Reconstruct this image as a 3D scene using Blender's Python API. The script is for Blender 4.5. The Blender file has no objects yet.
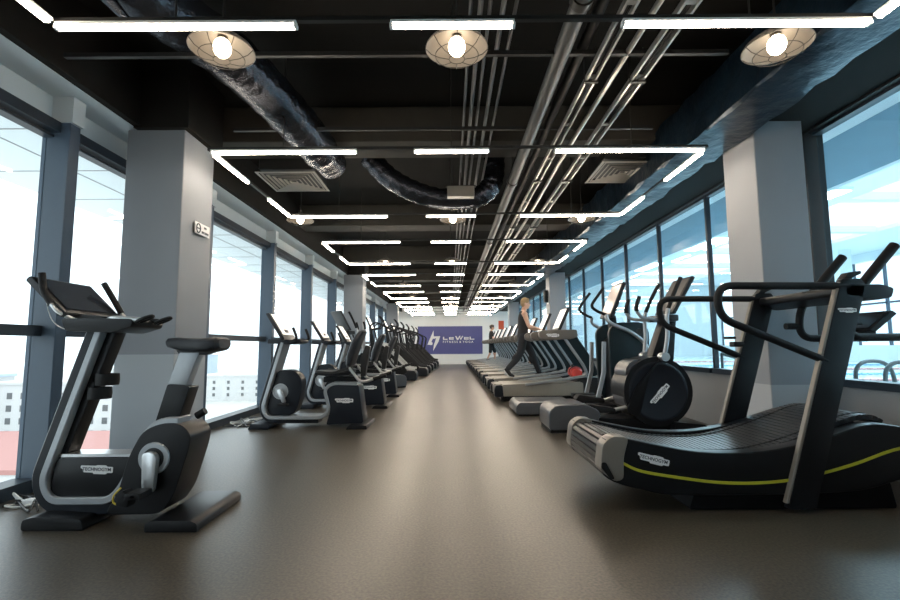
import bpy, bmesh, math, random
from mathutils import Vector, Matrix, Quaternion
random.seed(7)
R = math.radians
SC = bpy.context.scene
COL = SC.collection
V = Vector

# ------------------------------------------------------------------ materials
def mat(name, color, rough=0.5, metal=0.0, spec=0.5, noise=0.06, nscale=30.0, bump=0.0, emit=None, estr=0.0, alpha_coat=0.0):
    m = bpy.data.materials.new(name); m.use_nodes = True
    nt = m.node_tree; b = nt.nodes['Principled BSDF']
    b.inputs['Roughness'].default_value = rough
    b.inputs['Metallic'].default_value = metal
    b.inputs['Specular IOR Level'].default_value = spec
    if alpha_coat: b.inputs['Coat Weight'].default_value = alpha_coat
    tc = nt.nodes.new('ShaderNodeTexCoord'); nz = nt.nodes.new('ShaderNodeTexNoise')
    nz.inputs['Scale'].default_value = nscale; nz.inputs['Detail'].default_value = 4
    nt.links.new(tc.outputs['Object'], nz.inputs['Vector'])
    mx = nt.nodes.new('ShaderNodeMix'); mx.data_type = 'RGBA'
    c = list(color)
    mx.inputs[6].default_value = (*[max(0, x * (1 - noise)) for x in c], 1)
    mx.inputs[7].default_value = (*[min(1, x * (1 + noise)) for x in c], 1)
    nt.links.new(nz.outputs['Fac'], mx.inputs[0])
    nt.links.new(mx.outputs[2], b.inputs['Base Color'])
    if bump:
        bp = nt.nodes.new('ShaderNodeBump'); bp.inputs['Strength'].default_value = bump; bp.inputs['Distance'].default_value = 0.02
        nt.links.new(nz.outputs['Fac'], bp.inputs['Height']); nt.links.new(bp.outputs['Normal'], b.inputs['Normal'])
    if emit:
        b.inputs['Emission Color'].default_value = (*emit, 1); b.inputs['Emission Strength'].default_value = estr
    return m

def glass_mat(name, tint, refl=1.0):
    m = bpy.data.materials.new(name); m.use_nodes = True; nt = m.node_tree
    nt.nodes.remove(nt.nodes['Principled BSDF']); out = nt.nodes['Material Output']
    tr = nt.nodes.new('ShaderNodeBsdfTransparent'); tr.inputs['Color'].default_value = (*tint, 1)
    gl = nt.nodes.new('ShaderNodeBsdfGlossy'); gl.inputs['Roughness'].default_value = 0.02
    fr = nt.nodes.new('ShaderNodeFresnel'); ge = nt.nodes.new('ShaderNodeNewGeometry'); ir = nt.nodes.new('ShaderNodeMapRange')
    ir.inputs[3].default_value = 1.5; ir.inputs[4].default_value = 1 / 1.5          # same reflectance on both faces of the pane
    nt.links.new(ge.outputs['Backfacing'], ir.inputs[0]); nt.links.new(ir.outputs[0], fr.inputs['IOR'])
    mu = nt.nodes.new('ShaderNodeMath'); mu.operation = 'MULTIPLY'; mu.inputs[1].default_value = refl; mu.use_clamp = True
    mx = nt.nodes.new('ShaderNodeMixShader')
    nt.links.new(fr.outputs[0], mu.inputs[0]); nt.links.new(mu.outputs[0], mx.inputs[0])
    nt.links.new(tr.outputs[0], mx.inputs[1]); nt.links.new(gl.outputs[0], mx.inputs[2])
    nt.links.new(mx.outputs[0], out.inputs['Surface'])
    return m

def banded_mat(name, upper, lower, h):  # lower colour below height h, upper colour above it
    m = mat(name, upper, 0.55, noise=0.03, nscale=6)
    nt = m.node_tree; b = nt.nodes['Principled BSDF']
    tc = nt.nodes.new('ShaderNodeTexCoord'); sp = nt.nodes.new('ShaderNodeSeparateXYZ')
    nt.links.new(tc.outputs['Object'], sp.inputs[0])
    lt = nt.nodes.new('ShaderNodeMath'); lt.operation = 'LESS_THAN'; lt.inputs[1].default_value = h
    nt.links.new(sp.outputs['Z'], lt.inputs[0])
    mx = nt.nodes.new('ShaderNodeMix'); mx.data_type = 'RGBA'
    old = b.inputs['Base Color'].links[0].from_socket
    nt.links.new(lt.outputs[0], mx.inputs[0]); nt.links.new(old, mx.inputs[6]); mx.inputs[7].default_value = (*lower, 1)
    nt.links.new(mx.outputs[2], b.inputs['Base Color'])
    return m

def floor_mat():
    m = bpy.data.materials.new('rubber_floor'); m.use_nodes = True; nt = m.node_tree; b = nt.nodes['Principled BSDF']
    tc = nt.nodes.new('ShaderNodeTexCoord')
    n1 = nt.nodes.new('ShaderNodeTexNoise'); n1.inputs['Scale'].default_value = 75; n1.inputs['Detail'].default_value = 3
    n2 = nt.nodes.new('ShaderNodeTexNoise'); n2.inputs['Scale'].default_value = 1.3; n2.inputs['Detail'].default_value = 5
    for n in (n1, n2): nt.links.new(tc.outputs['Object'], n.inputs['Vector'])
    r1 = nt.nodes.new('ShaderNodeValToRGB'); r1.color_ramp.elements[0].position = 0.35; r1.color_ramp.elements[1].position = 0.72
    r1.color_ramp.elements[0].color = (0.022, 0.0185, 0.014, 1); r1.color_ramp.elements[1].color = (0.105, 0.086, 0.060, 1)
    nt.links.new(n1.outputs['Fac'], r1.inputs[0])
    r2 = nt.nodes.new('ShaderNodeValToRGB'); r2.color_ramp.elements[0].color = (0.8, 0.8, 0.8, 1); r2.color_ramp.elements[1].color = (1.15, 1.13, 1.1, 1)
    nt.links.new(n2.outputs['Fac'], r2.inputs[0])
    mx = nt.nodes.new('ShaderNodeMix'); mx.data_type = 'RGBA'; mx.blend_type = 'MULTIPLY'; mx.inputs[0].default_value = 1
    nt.links.new(r1.outputs[0], mx.inputs[6]); nt.links.new(r2.outputs[0], mx.inputs[7]); nt.links.new(mx.outputs[2], b.inputs['Base Color'])
    b.inputs['Roughness'].default_value = 0.34; b.inputs['Specular IOR Level'].default_value = 0.75
    bp = nt.nodes.new('ShaderNodeBump'); bp.inputs['Strength'].default_value = 0.15; bp.inputs['Distance'].default_value = 0.004
    nt.links.new(n1.outputs['Fac'], bp.inputs['Height']); nt.links.new(bp.outputs['Normal'], b.inputs['Normal'])
    return m

M = dict(
    floor=floor_mat(),
    black=mat('black_plastic', (0.006, 0.0065, 0.008), 0.34, spec=0.28),
    matte=mat('matte_black_metal', (0.005, 0.005, 0.006), 0.6, spec=0.15),
    rubber=mat('black_rubber', (0.008, 0.008, 0.009), 0.6, spec=0.25, nscale=90, bump=0.1),
    navy=mat('dark_slate_plastic', (0.010, 0.013, 0.019), 0.36, spec=0.3),
    shell=mat('grey_shell_plastic', (0.022, 0.023, 0.025), 0.4, spec=0.35),
    silver=mat('silver_paint', (0.36, 0.38, 0.4), 0.34, metal=0.45),
    pale=mat('pale_silver_rail', (0.62, 0.62, 0.6), 0.4),
    pewter=mat('dark_pewter_plastic', (0.10, 0.105, 0.115), 0.28, metal=0.3),
    chrome=mat('brushed_aluminium', (0.62, 0.63, 0.64), 0.28, metal=0.85),
    cream=mat('champagne_grey_plastic', (0.19, 0.17, 0.145), 0.35),
    white=mat('white_plastic', (0.8, 0.8, 0.8), 0.4),
    ink=mat('dark_ink', (0.012, 0.015, 0.03), 0.5),
    yellow=mat('yellow_green_strip', (0.5, 0.48, 0.03), 0.4),
    ystrap=mat('yellow_strap', (0.75, 0.55, 0.05), 0.5),
    screen=mat('black_glass_screen', (0.02, 0.024, 0.032), 0.12, spec=0.6),
    lit=mat('lit_display', (0.3, 0.3, 0.3), 0.2, emit=(1.0, 0.93, 0.82), estr=0.62, nscale=5, noise=0.3),
    littan=mat('tan_display', (0.2, 0.17, 0.15), 0.2, emit=(1.0, 0.78, 0.66), estr=0.30, nscale=5, noise=0.3),
    litdim=mat('dim_display', (0.05, 0.046, 0.042), 0.4, emit=(1.0, 0.85, 0.7), estr=0.035, nscale=5, noise=0.3),
    litred=mat('lit_red_tile', (0.3, 0.02, 0.02), 0.3, emit=(0.9, 0.12, 0.08), estr=0.5),
    beam=mat('taupe_arm_plastic', (0.13, 0.115, 0.1), 0.35),
    belt=mat('running_belt', (0.17, 0.145, 0.11), 0.4, nscale=150, bump=0.05),
    slat=mat('rubber_slats', (0.016, 0.018, 0.021), 0.36, nscale=120, bump=0.08),
    deckgrey=mat('grey_side_rail', (0.24, 0.22, 0.19), 0.35),
    cushion=mat('dark_grey_upholstery', (0.018, 0.02, 0.026), 0.45, spec=0.35, nscale=200, bump=0.05),
    teal=mat('dark_teal_panel', (0.010, 0.018, 0.022), 0.3, spec=0.3),
    ceil=mat('black_ceiling_paint', (0.010, 0.0088, 0.0072), 0.8, spec=0.2, nscale=4, noise=0.3),
    conc=mat('dark_concrete_beam', (0.032, 0.028, 0.022), 0.8, nscale=5, noise=0.3, bump=0.1),
    rail=mat('black_rail', (0.012, 0.012, 0.012), 0.5),
    tube=mat('led_diffuser', (0.9, 0.9, 0.9), 0.4, emit=(1.0, 0.85, 0.68), estr=38.0),
    hall_fill=mat('hall_fill_emitter', (0.9, 0.9, 0.9), 0.4, emit=(0.85, 0.95, 1.0), estr=14.0),
    bulb=mat('glowing_bulb', (0.9, 0.9, 0.9), 0.4, emit=(1.0, 0.84, 0.62), estr=9.0),
    dish=mat('enamel_dish', (0.20, 0.175, 0.15), 0.45),
    wire=mat('dark_wire', (0.05, 0.045, 0.04), 0.45, metal=0.6),
    foil=mat('crumpled_black_foil', (0.05, 0.055, 0.068), 0.26, metal=0.75, noise=0.4, nscale=14, bump=0.9),
    bfoil=mat('crumpled_blue_foil', (0.012, 0.028, 0.046), 0.28, metal=0.5, noise=0.5, nscale=6, bump=1.0),
    pipe=mat('grey_painted_pipe', (0.09, 0.09, 0.088), 0.45, metal=0.3),
    tray=mat('galvanised_steel', (0.55, 0.53, 0.5), 0.35, metal=0.8, nscale=20, noise=0.25),
    vent=mat('grey_vent_metal', (0.26, 0.24, 0.21), 0.45),
    wallw=mat('white_wall_paint', (0.84, 0.84, 0.82), 0.6, nscale=3, noise=0.03),
    soff=mat('pale_grey_plaster', (0.56, 0.62, 0.65), 0.6, nscale=3, noise=0.04),
    sill=mat('grey_wall_paint', (0.36, 0.36, 0.36), 0.6, nscale=3, noise=0.05),
    frame=mat('dark_blue_grey_frame', (0.018, 0.028, 0.042), 0.42, noise=0.04),
    mull=mat('slate_blue_mullion', (0.055, 0.085, 0.125), 0.42, noise=0.04),
    glass_l=glass_mat('clear_glass', (0.93, 0.97, 0.98), 0.8),
    glass_r=glass_mat('blue_tinted_glass', (0.80, 0.92, 0.97), 1.0),
    blueceil=mat('blue_ceiling_paint', (0.065, 0.17, 0.25), 0.5, nscale=2, noise=0.15),
    hallw=mat('pool_hall_white', (0.75, 0.8, 0.82), 0.6, noise=0.03),
    hallf=mat('pool_deck_tile', (0.62, 0.67, 0.69), 0.3, noise=0.08),
    water=mat('pool_water', (0.60, 0.77, 0.81), 0.12, nscale=3, noise=0.2, bump=0.1),
    red=mat('red_plastic', (0.55, 0.04, 0.03), 0.45),
    orange=mat('orange_red_poster', (0.62, 0.09, 0.03), 0.5),
    rope_b=mat('blue_float', (0.25, 0.45, 0.62), 0.4), rope_r=mat('faded_red_float', (0.62, 0.30, 0.28), 0.4),
    sign=mat('violet_blue_banner', (0.075, 0.08, 0.25), 0.5, nscale=2, noise=0.12),
    bldg=mat('white_render', (0.6, 0.6, 0.6), 0.8, noise=0.03),
    bwin=mat('grey_window_glass', (0.13, 0.135, 0.14), 0.3),
    broof=mat('pinkish_roof', (0.42, 0.21, 0.19), 0.8, noise=0.1, nscale=2),
    bblue=mat('pale_blue_cladding', (0.42, 0.5, 0.58), 0.6),
    ground=mat('pale_ground', (0.55, 0.56, 0.53), 0.9, noise=0.2, nscale=0.1),
    skin=mat('skin', (0.62, 0.36, 0.25), 0.5, noise=0.05, nscale=20),
    hairb=mat('sandy_blond_hair', (0.30, 0.19, 0.09), 0.6, nscale=150, noise=0.3, bump=0.3),
    hairk=mat('dark_brown_hair', (0.05, 0.028, 0.018), 0.55, nscale=150, noise=0.3, bump=0.3),
    cloth=mat('black_cloth', (0.016, 0.014, 0.014), 0.8, nscale=120, bump=0.1),
    pants=mat('black_trousers', (0.012, 0.013, 0.017), 0.75, nscale=120, bump=0.1),
    eye=mat('eye_dark', (0.02, 0.015, 0.012), 0.2),
    cablew=mat('white_cable', (0.65, 0.65, 0.63), 0.5),
    cablek=mat('black_cable', (0.02, 0.02, 0.022), 0.5),
)

# ------------------------------------------------------------------ geometry helper
def catmull(pts, n=6, closed=False):
    P = [V(p) for p in pts]; out = []
    N = len(P); segs = N if closed else N - 1
    for i in range(segs):
        p1, p2 = P[i % N], P[(i + 1) % N]
        p0 = P[(i - 1) % N] if (closed or i > 0) else p1 * 2 - p2
        p3 = P[(i + 2) % N] if (closed or i + 2 < N) else p2 * 2 - p1
        for k in range(n):
            t = k / n
            out.append(0.5 * ((2 * p1) + (p2 - p0) * t + (2 * p0 - 5 * p1 + 4 * p2 - p3) * t * t + (3 * p1 - p0 - 3 * p2 + p3) * t ** 3))
    if not closed: out.append(P[-1])
    return out

def fillet(pts, r, n=5, closed=True):
    """round the corners of a polyline (2D or 3D) with radius-like cut r"""
    P = [V(p) for p in pts]; out = []; N = len(P)
    for i in range(N):
        if not closed and i in (0, N - 1): out.append(P[i]); continue
        a, b, c = P[i - 1], P[i], P[(i + 1) % N]
        ri = min(r, (a - b).length * 0.48, (c - b).length * 0.48)
        s = b + (a - b).normalized() * ri; e = b + (c - b).normalized() * ri
        for k in range(n + 1):
            t = k / n
            out.append(s * (1 - t) ** 2 + b * 2 * t * (1 - t) + e * t * t)
    return out

class MB:
    def __init__(s): s.bm = bmesh.new()
    def _bev(s, faces, w, seg=2, ang=0.5):
        if w <= 0: return
        es = set()
        for f in faces:
            for e in f.edges:
                if len(e.link_faces) == 2 and e.calc_face_angle(0) > ang: es.add(e)
        if es: bmesh.ops.bevel(s.bm, geom=list(es), offset=w, segments=seg, affect='EDGES', clamp_overlap=True, profile=0.6)
    def box(s, x0, x1, y0, y1, z0, z1, bev=0.0, seg=2):
        return s.prof([(x0, z0), (x1, z0), (x1, z1), (x0, z1)], y0, y1, bev, seg)
    def prof(s, pts, y0, y1, bev=0.0, seg=2, plane='xz'):
        """polygon in a plane extruded along the remaining axis"""
        def mk(p, h):
            if plane == 'xz': return (p[0], h, p[1])
            if plane == 'yz': return (h, p[0], p[1])
            return (p[0], p[1], h)
        A = [s.bm.verts.new(mk(p, y0)) for p in pts]; B = [s.bm.verts.new(mk(p, y1)) for p in pts]
        n = len(pts); fs = [s.bm.faces.new(A), s.bm.faces.new(B[::-1])]
        for i in range(n): fs.append(s.bm.faces.new((A[i], B[i], B[(i + 1) % n], A[(i + 1) % n])))
        bmesh.ops.recalc_face_normals(s.bm, faces=fs)
        s._bev(fs, bev, seg)
        return s
    def sweep(s, pts, half_t, y0, y1, bev=0.0, closed=False):
        """flat band following an xz polyline, thickness 2*half_t, from y0 to y1"""
        P = [V((p[0], p[1])) for p in pts]; n = len(P); rings = []
        for i in range(n):
            if closed: d = P[(i + 1) % n] - P[i - 1]
            else: d = P[min(i + 1, n - 1)] - P[max(i - 1, 0)]
            d.normalize(); nn = V((-d.y, d.x))
            h = half_t[i] if isinstance(half_t, (list, tuple)) else half_t
            a, b = P[i] + nn * h, P[i] - nn * h
            rings.append([s.bm.verts.new((a.x, y0, a.y)), s.bm.verts.new((a.x, y1, a.y)), s.bm.verts.new((b.x, y1, b.y)), s.bm.verts.new((b.x, y0, b.y))])
        fs = []
        for i in range(n if closed else n - 1):
            A, B = rings[i], rings[(i + 1) % n]
            for k in range(4): fs.append(s.bm.faces.new((A[k], A[(k + 1) % 4], B[(k + 1) % 4], B[k])))
        if not closed: fs += [s.bm.faces.new(rings[0][::-1]), s.bm.faces.new(rings[-1])]
        bmesh.ops.recalc_face_normals(s.bm, faces=fs)
        s._bev(fs, bev, 1, 0.9)
        return s
    def tube(s, pts, r, n=10, closed=False, flat=None):
        P = [V(p) for p in pts]; N = len(P)
        tan = []
        for i in range(N):
            d = (P[(i + 1) % N] - P[i - 1]) if closed else (P[min(i + 1, N - 1)] - P[max(i - 1, 0)])
            tan.append(d.normalized())
        up = V((0, 0, 1)) if abs(tan[0].z) < 0.9 else V((0, 1, 0))
        nr = (up - tan[0] * up.dot(tan[0])).normalized(); rings = []
        for i in range(N):
            if i:
                q = tan[i - 1].rotation_difference(tan[i]); nr = q @ nr
                nr = (nr - tan[i] * nr.dot(tan[i])).normalized()
            bi = tan[i].cross(nr)
            ri = r[i] if isinstance(r, (list, tuple)) else r
            rings.append([s.bm.verts.new(P[i] + nr * (ri * math.cos(2 * math.pi * k / n)) + bi * (ri * math.sin(2 * math.pi * k / n))) for k in range(n)])
        fs = []
        for i in range(N if closed else N - 1):
            A, B = rings[i], rings[(i + 1) % N]
            for k in range(n): fs.append(s.bm.faces.new((A[k], A[(k + 1) % n], B[(k + 1) % n], B[k])))
        if not closed: fs += [s.bm.faces.new(rings[0][::-1]), s.bm.faces.new(rings[-1])]
        bmesh.ops.recalc_face_normals(s.bm, faces=fs)
        return s
    def cyl(s, p0, p1, r0, r1=None, n=28, bev=0.0):
        p0, p1 = V(p0), V(p1); d = (p1 - p0); L = d.length
        r1 = r0 if r1 is None else r1
        q = V((0, 0, 1)).rotation_difference(d.normalized())
        A = [s.bm.verts.new(p0 + q @ V((r0 * math.cos(2 * math.pi * k / n), r0 * math.sin(2 * math.pi * k / n), 0))) for k in range(n)]
        B = [s.bm.verts.new(p0 + q @ V((r1 * math.cos(2 * math.pi * k / n), r1 * math.sin(2 * math.pi * k / n), L))) for k in range(n)]
        fs = [s.bm.faces.new(A[::-1]), s.bm.faces.new(B)]
        for i in range(n): fs.append(s.bm.faces.new((A[i], A[(i + 1) % n], B[(i + 1) % n], B[i])))
        s._bev(fs, bev, 3)
        return s
    def lathe(s, prof, c, axis=(0, 0, 1), n=28):
        q = V((0, 0, 1)).rotation_difference(V(axis).normalized()); c = V(c); rings = []
        for (r, z) in prof:
            rings.append([s.bm.verts.new(c + q @ V((max(r, 1e-4) * math.cos(2 * math.pi * k / n), max(r, 1e-4) * math.sin(2 * math.pi * k / n), z))) for k in range(n)])
        for A, B in zip(rings, rings[1:]):
            for k in range(n): s.bm.faces.new((A[k], A[(k + 1) % n], B[(k + 1) % n], B[k]))
        return s
    def ell(s, c, r, n=20, m=12, q=None):
        q = q or Quaternion(); c = V(c); r = V(r) if not isinstance(r, (int, float)) else V((r, r, r)); rings = []
        for j in range(m + 1):
            t = math.pi * (0.02 + 0.96 * j / m)
            rings.append([s.bm.verts.new(c + q @ V((r.x * math.sin(t) * math.cos(2 * math.pi * k / n), r.y * math.sin(t) * math.sin(2 * math.pi * k / n), r.z * math.cos(t)))) for k in range(n)])
        fs = []
        for A, B in zip(rings, rings[1:]):
            for k in range(n): fs.append(s.bm.faces.new((A[k], A[(k + 1) % n], B[(k + 1) % n], B[k])))
        fs += [s.bm.faces.new(rings[0][::-1]), s.bm.faces.new(rings[-1])]
        bmesh.ops.recalc_face_normals(s.bm, faces=fs)
        return s
    def loft(s, rings):
        """rings: lists of 3D points with equal counts"""
        RR = [[s.bm.verts.new(p) for p in ring] for ring in rings]; n = len(RR[0]); fs = []
        for A, B in zip(RR, RR[1:]):
            for k in range(n): fs.append(s.bm.faces.new((A[k], A[(k + 1) % n], B[(k + 1) % n], B[k])))
        fs += [s.bm.faces.new(RR[0][::-1]), s.bm.faces.new(RR[-1])]
        bmesh.ops.recalc_face_normals(s.bm, faces=fs)
        return s
    def xf(s, mtx):
        bmesh.ops.transform(s.bm, matrix=mtx, verts=s.bm.verts[:]); return s
    def build(s, name, m, parent=None, origin=None, ang=35):
        me = bpy.data.meshes.new(name)
        if origin is not None: bmesh.ops.translate(s.bm, verts=s.bm.verts[:], vec=-V(origin))
        s.bm.normal_update(); s.bm.to_mesh(me); s.bm.free()
        me.materials.append(M[m] if isinstance(m, str) else m)
        for p in me.polygons: p.use_smooth = True
        me.set_sharp_from_angle(angle=R(ang))
        o = bpy.data.objects.new(name, me); COL.objects.link(o)
        if parent is not None: o.parent = parent
        return o

def tag(o, label, cat, group=None, kind=None):
    o['label'] = label; o['category'] = cat
    if group: o['group'] = group
    if kind: o['kind'] = kind
    return o
def thing(name, label, cat, loc=(0, 0, 0), rz=0.0, group=None):
    o = bpy.data.objects.new(name, None); COL.objects.link(o); o.location = loc; o.rotation_euler = (0, 0, rz)
    o.empty_display_size = 0.1
    return tag(o, label, cat, group)
def struct(o):
    o['kind'] = 'structure'; return o
def dup(root, loc, rz=None, label=None):
    r = root.copy(); COL.objects.link(r); r.location = loc
    if rz is not None: r.rotation_euler = (0, 0, rz)
    if label: r['label'] = label
    for ch in list(root.children):
        c = ch.copy(); COL.objects.link(c); c.parent = r
        for g in list(ch.children):
            d = g.copy(); COL.objects.link(d); d.parent = c
    return r

FACE_MY = Matrix.Rotation(R(90), 4, 'X')            # text plane -> faces -Y
def text_mesh(body, width, depth=0.002, name='lettering', bold=0.0):
    cu = bpy.data.curves.new('t', 'FONT'); cu.body = body; cu.extrude = depth; cu.offset = bold; cu.resolution_u = 3
    ob = bpy.data.objects.new('t', cu); COL.objects.link(ob)
    bpy.context.view_layer.update()
    me = bpy.data.meshes.new_from_object(ob.evaluated_get(bpy.context.evaluated_depsgraph_get()))
    bpy.data.objects.remove(ob); bpy.data.curves.remove(cu)
    xs = [v.co.x for v in me.vertices]; ys = [v.co.y for v in me.vertices]
    w = max(xs) - min(xs); k = width / w; cx = (max(xs) + min(xs)) / 2; cy = (max(ys) + min(ys)) / 2
    for v in me.vertices: v.co = V(((v.co.x - cx) * k, (v.co.y - cy) * k, v.co.z))
    me.name = name
    return me, (max(ys) - min(ys)) * k
def mesh_obj(me, name, m, parent, mtx):
    me = me.copy(); me.transform(mtx); me.materials.clear(); me.materials.append(M[m])
    o = bpy.data.objects.new(name, me); COL.objects.link(o); o.parent = parent
    return o
LOGO_ME, LOGO_H = text_mesh('TECHNOGYM', 1.0, 0.006, bold=0.012)
def logo(parent, x, y, z, w, ang=0.0):
    """white badge with dark lettering on a face looking towards -Y (parent-local)"""
    mt = Matrix.Translation((x, y, z)) @ Matrix.Rotation(-ang, 4, 'Y') @ FACE_MY @ Matrix.Scale(w, 4)
    mb = MB()
    h = LOGO_H * 0.5
    out = fillet([(-.57, 2.0 * h), (-.57, .2 * h), (-.49, .2 * h), (-.46, -2.0 * h), (-.12, -2.0 * h), (-.1, -2.8 * h), (.34, -2.8 * h), (.37, -2.0 * h), (.57, -2.0 * h), (.57, 1.6 * h), (.36, 1.6 * h), (.32, 2.4 * h), (.0, 2.4 * h), (-.04, 2.0 * h)], .04, 2)
    mb.prof([(p[0], p[1]) for p in out], 0, 0.012, plane='xy').xf(mt)
    b = mb.build('logo_badge', 'white', parent)
    lt = mesh_obj(LOGO_ME, 'lettering', 'ink', b, mt @ Matrix.Translation((0, 0, 0.012)))
    b['label'] = 'white badge with dark lettering'
    return b

# ------------------------------------------------------------------ room setting
YB, YF = -2.6, 26.4           # wall behind the camera, far wall
XL, XR = -3.0, 3.25
ZC, ZS = 3.5, 2.9             # black open ceiling, side soffits
o = struct(MB().box(XL - .12, XR + .12, YB - .1, YF + .1, -.12, 0).build('floor', 'floor'))
struct(MB().box(-2.72, 2.62, YB - .1, YF + .1, ZC, ZC + .15).build('ceiling', 'ceil'))
struct(MB().box(-3.15, -2.72, YB - .1, YF + .1, ZS, ZS + .12).build('ceiling_left', 'soff'))
struct(MB().box(-2.72, -2.66, YB, YF, ZS + .004, ZC).build('trim_1', 'ceil'))
struct(MB().box(2.62, 3.4, YB - .1, YF + .1, ZS, ZS + .12).build('ceiling_right', 'ceil'))
struct(MB().box(2.58, 2.62, YB, YF, ZS + .004, ZC).build('trim_2', 'ceil'))
struct(MB().box(XL - .15, XR + .15, YF, YF + .12, 0, ZC).build('wall_back', 'wallw'))
struct(MB().box(XL - .15, XR + .15, YB - .12, YB, 0, ZC).build('wall_front', 'sill'))
# window walls
mw = MB(); mw.box(-3.12, -3.0, YB, YF, 2.70, ZS)
struct(mw.build('wall_left', 'soff'))
mw = MB(); mw.box(XR, XR + .14, YB, YF, 0, .65); struct(mw.build('wall_right', 'sill'))
lm = [3.5 + 2.1 * k for k in range(-2, 12)]
n_trim = 3
for i, y in enumerate(lm):
    if y > YF: break
    struct(MB().box(-3.07, -2.86, y - .05, y + .05, 0, 2.70, .004, 1).build('trim_%d' % n_trim, 'mull')); n_trim += 1
    struct(MB().box(-3.04, -2.84, y - .06, y + .06, 2.70, ZS).build('trim_%d' % n_trim, 'soff')); n_trim += 1
nw = 1
ed = [YB] + [y for y in lm if y < YF] + [YF]
for a, b in zip(ed, ed[1:]):
    a2, b2 = a + .05, b - .05
    m = MB()
    m.box(-3.06, -2.93, a2, b2, 2.62, 2.70); m.box(-3.06, -2.98, a2, b2, 2.585, 2.605)
    m.box(-3.08, -2.92, a2, b2, 0.0, 0.09); m.box(-3.05, -2.96, a2, b2, 1.09, 1.165)
    w = struct(m.build('window_%d' % nw, 'frame')); nw += 1
    MB().box(-3.04, -3.03, a2, b2, .09, 2.605).build('pane', 'glass_l', w)
# right windows on the pool hall
struct(MB().box(3.2, XR + .12, 4.12, 4.3, .65, ZS).build('trim_%d' % n_trim, 'rail')); n_trim += 1
struct(MB().box(3.2, XR + .02, YB, YF, ZS - .02, ZS).build('trim_%d' % n_trim, 'rail')); n_trim += 1
rm = [4.3] + [5.89 + 1.4 * k for k in range(0, 15)]
rm = [y for y in rm if y < YF - .3]
for i, y in enumerate(rm):
    if i == 0: continue
    struct(MB().box(3.245, XR + .05, y - .02, y + .02, .65, ZS - .02).build('trim_%d' % n_trim, 'frame')); n_trim += 1
ed = [YB, 4.12] + rm + [YF]
for a, b in zip(ed, ed[1:]):
    if b - a < .5: continue
    m = MB(); m.box(3.2, XR + .1, a + .03, b - .03, .65, .71); m.box(3.25, XR + .08, a + .03, b - .03, ZS - .045, ZS - .02)
    w = struct(m.build('window_%d' % nw, 'frame')); nw += 1
    MB().box(XR + .04, XR + .05, a + .03, b - .03, .71, ZS - .045).build('pane', 'glass_r', w)
# columns
colband = banded_mat('column_banded_left', (0.22, 0.235, 0.26), (0.36, 0.39, 0.42), 0.945)
colband_r = banded_mat('column_banded_right', (0.27, 0.28, 0.30), (0.42, 0.43, 0.45), 0.67)
for k, y in enumerate((4.04, 12.5, 20.95)):
    m = colband if k == 0 else M['colgrey'] if 'colgrey' in M else colband
    struct(MB().box(-2.71, -2.24, y - .12, y + .5, 2.885, ZC).build('trim_%d' % n_trim, 'ceil')); n_trim += 1
    struct(MB().box(-2.79, -2.29, y - .07, y + .44, 0, ZS - .012, .006, 1).build('trim_%d' % n_trim, colband)); n_trim += 1
for k, y in enumerate((3.8, 12.2, 20.6)):
    struct(MB().box(2.6, 3.02, y + .1, y + .56, 0, 2.98, .006, 1).build('trim_%d' % n_trim, colband_r)); n_trim += 1
# ceiling beams
for k, y in enumerate((1.3, 4.75, 8.2, 11.7, 15.2, 18.7, 22.1, 25.2)):
    struct(MB().box(-2.66, 2.58, y, y + .45, 3.12, ZC, .01, 1).build('trim_%d' % n_trim, 'conc')); n_trim += 1

# ------------------------------------------------------------------ ceiling lights
HL = 2.63
ordn = ['first', 'second', 'third', 'fourth', 'fifth', 'sixth', 'seventh', 'eighth', 'ninth', 'tenth', 'eleventh', 'twelfth', 'thirteenth', 'fourteenth', 'fifteenth']
segs = [(-2.01, -.777, 'left'), (-.295, .34, 'middle'), (.893, 2.165, 'right')]
bar_proto = {}
def led(x0, x1, y, label):
    key = round(x1 - x0, 3); L = x1 - x0
    if key in bar_proto:
        return dup(bar_proto[key], ((x0 + x1) / 2, y, HL), 0, label)
    t = thing('led_bar', label, 'ceiling light', ((x0 + x1) / 2, y, HL), 0, 'LED bars under the black ceiling')
    MB().box(-L / 2 + .012, L / 2 - .012, -.015, .015, -.004, .014, .005, 2).build('diffuser', 'tube', t)
    h = MB(); h.box(-L / 2, L / 2, -.019, .019, .014, .032, .003, 1); h.box(-L / 2 - .004, -L / 2 + .012, -.017, .017, -.005, .016, .002, 1); h.box(L / 2 - .012, L / 2 + .004, -.017, .017, -.005, .016, .002, 1)
    h.build('housing', 'white', t)
    bar_proto[key] = t
    return t
def led_side(y0, y1, x, label):
    key = ('s', round(y1 - y0, 2)); L = y1 - y0
    if key in bar_proto: return dup(bar_proto[key], (x, (y0 + y1) / 2, HL), R(90), label)
    t = thing('led_bar', label, 'ceiling light', (x, (y0 + y1) / 2, HL), R(90), 'LED bars under the black ceiling')
    MB().box(-L / 2 + .012, L / 2 - .012, -.015, .015, -.004, .014, .005, 2).build('diffuser', 'tube', t)
    MB().box(-L / 2, L / 2, -.019, .019, .014, .032, .003, 1).build('housing', 'white', t)
    bar_proto[key] = t
    return t
row = 0
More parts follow.
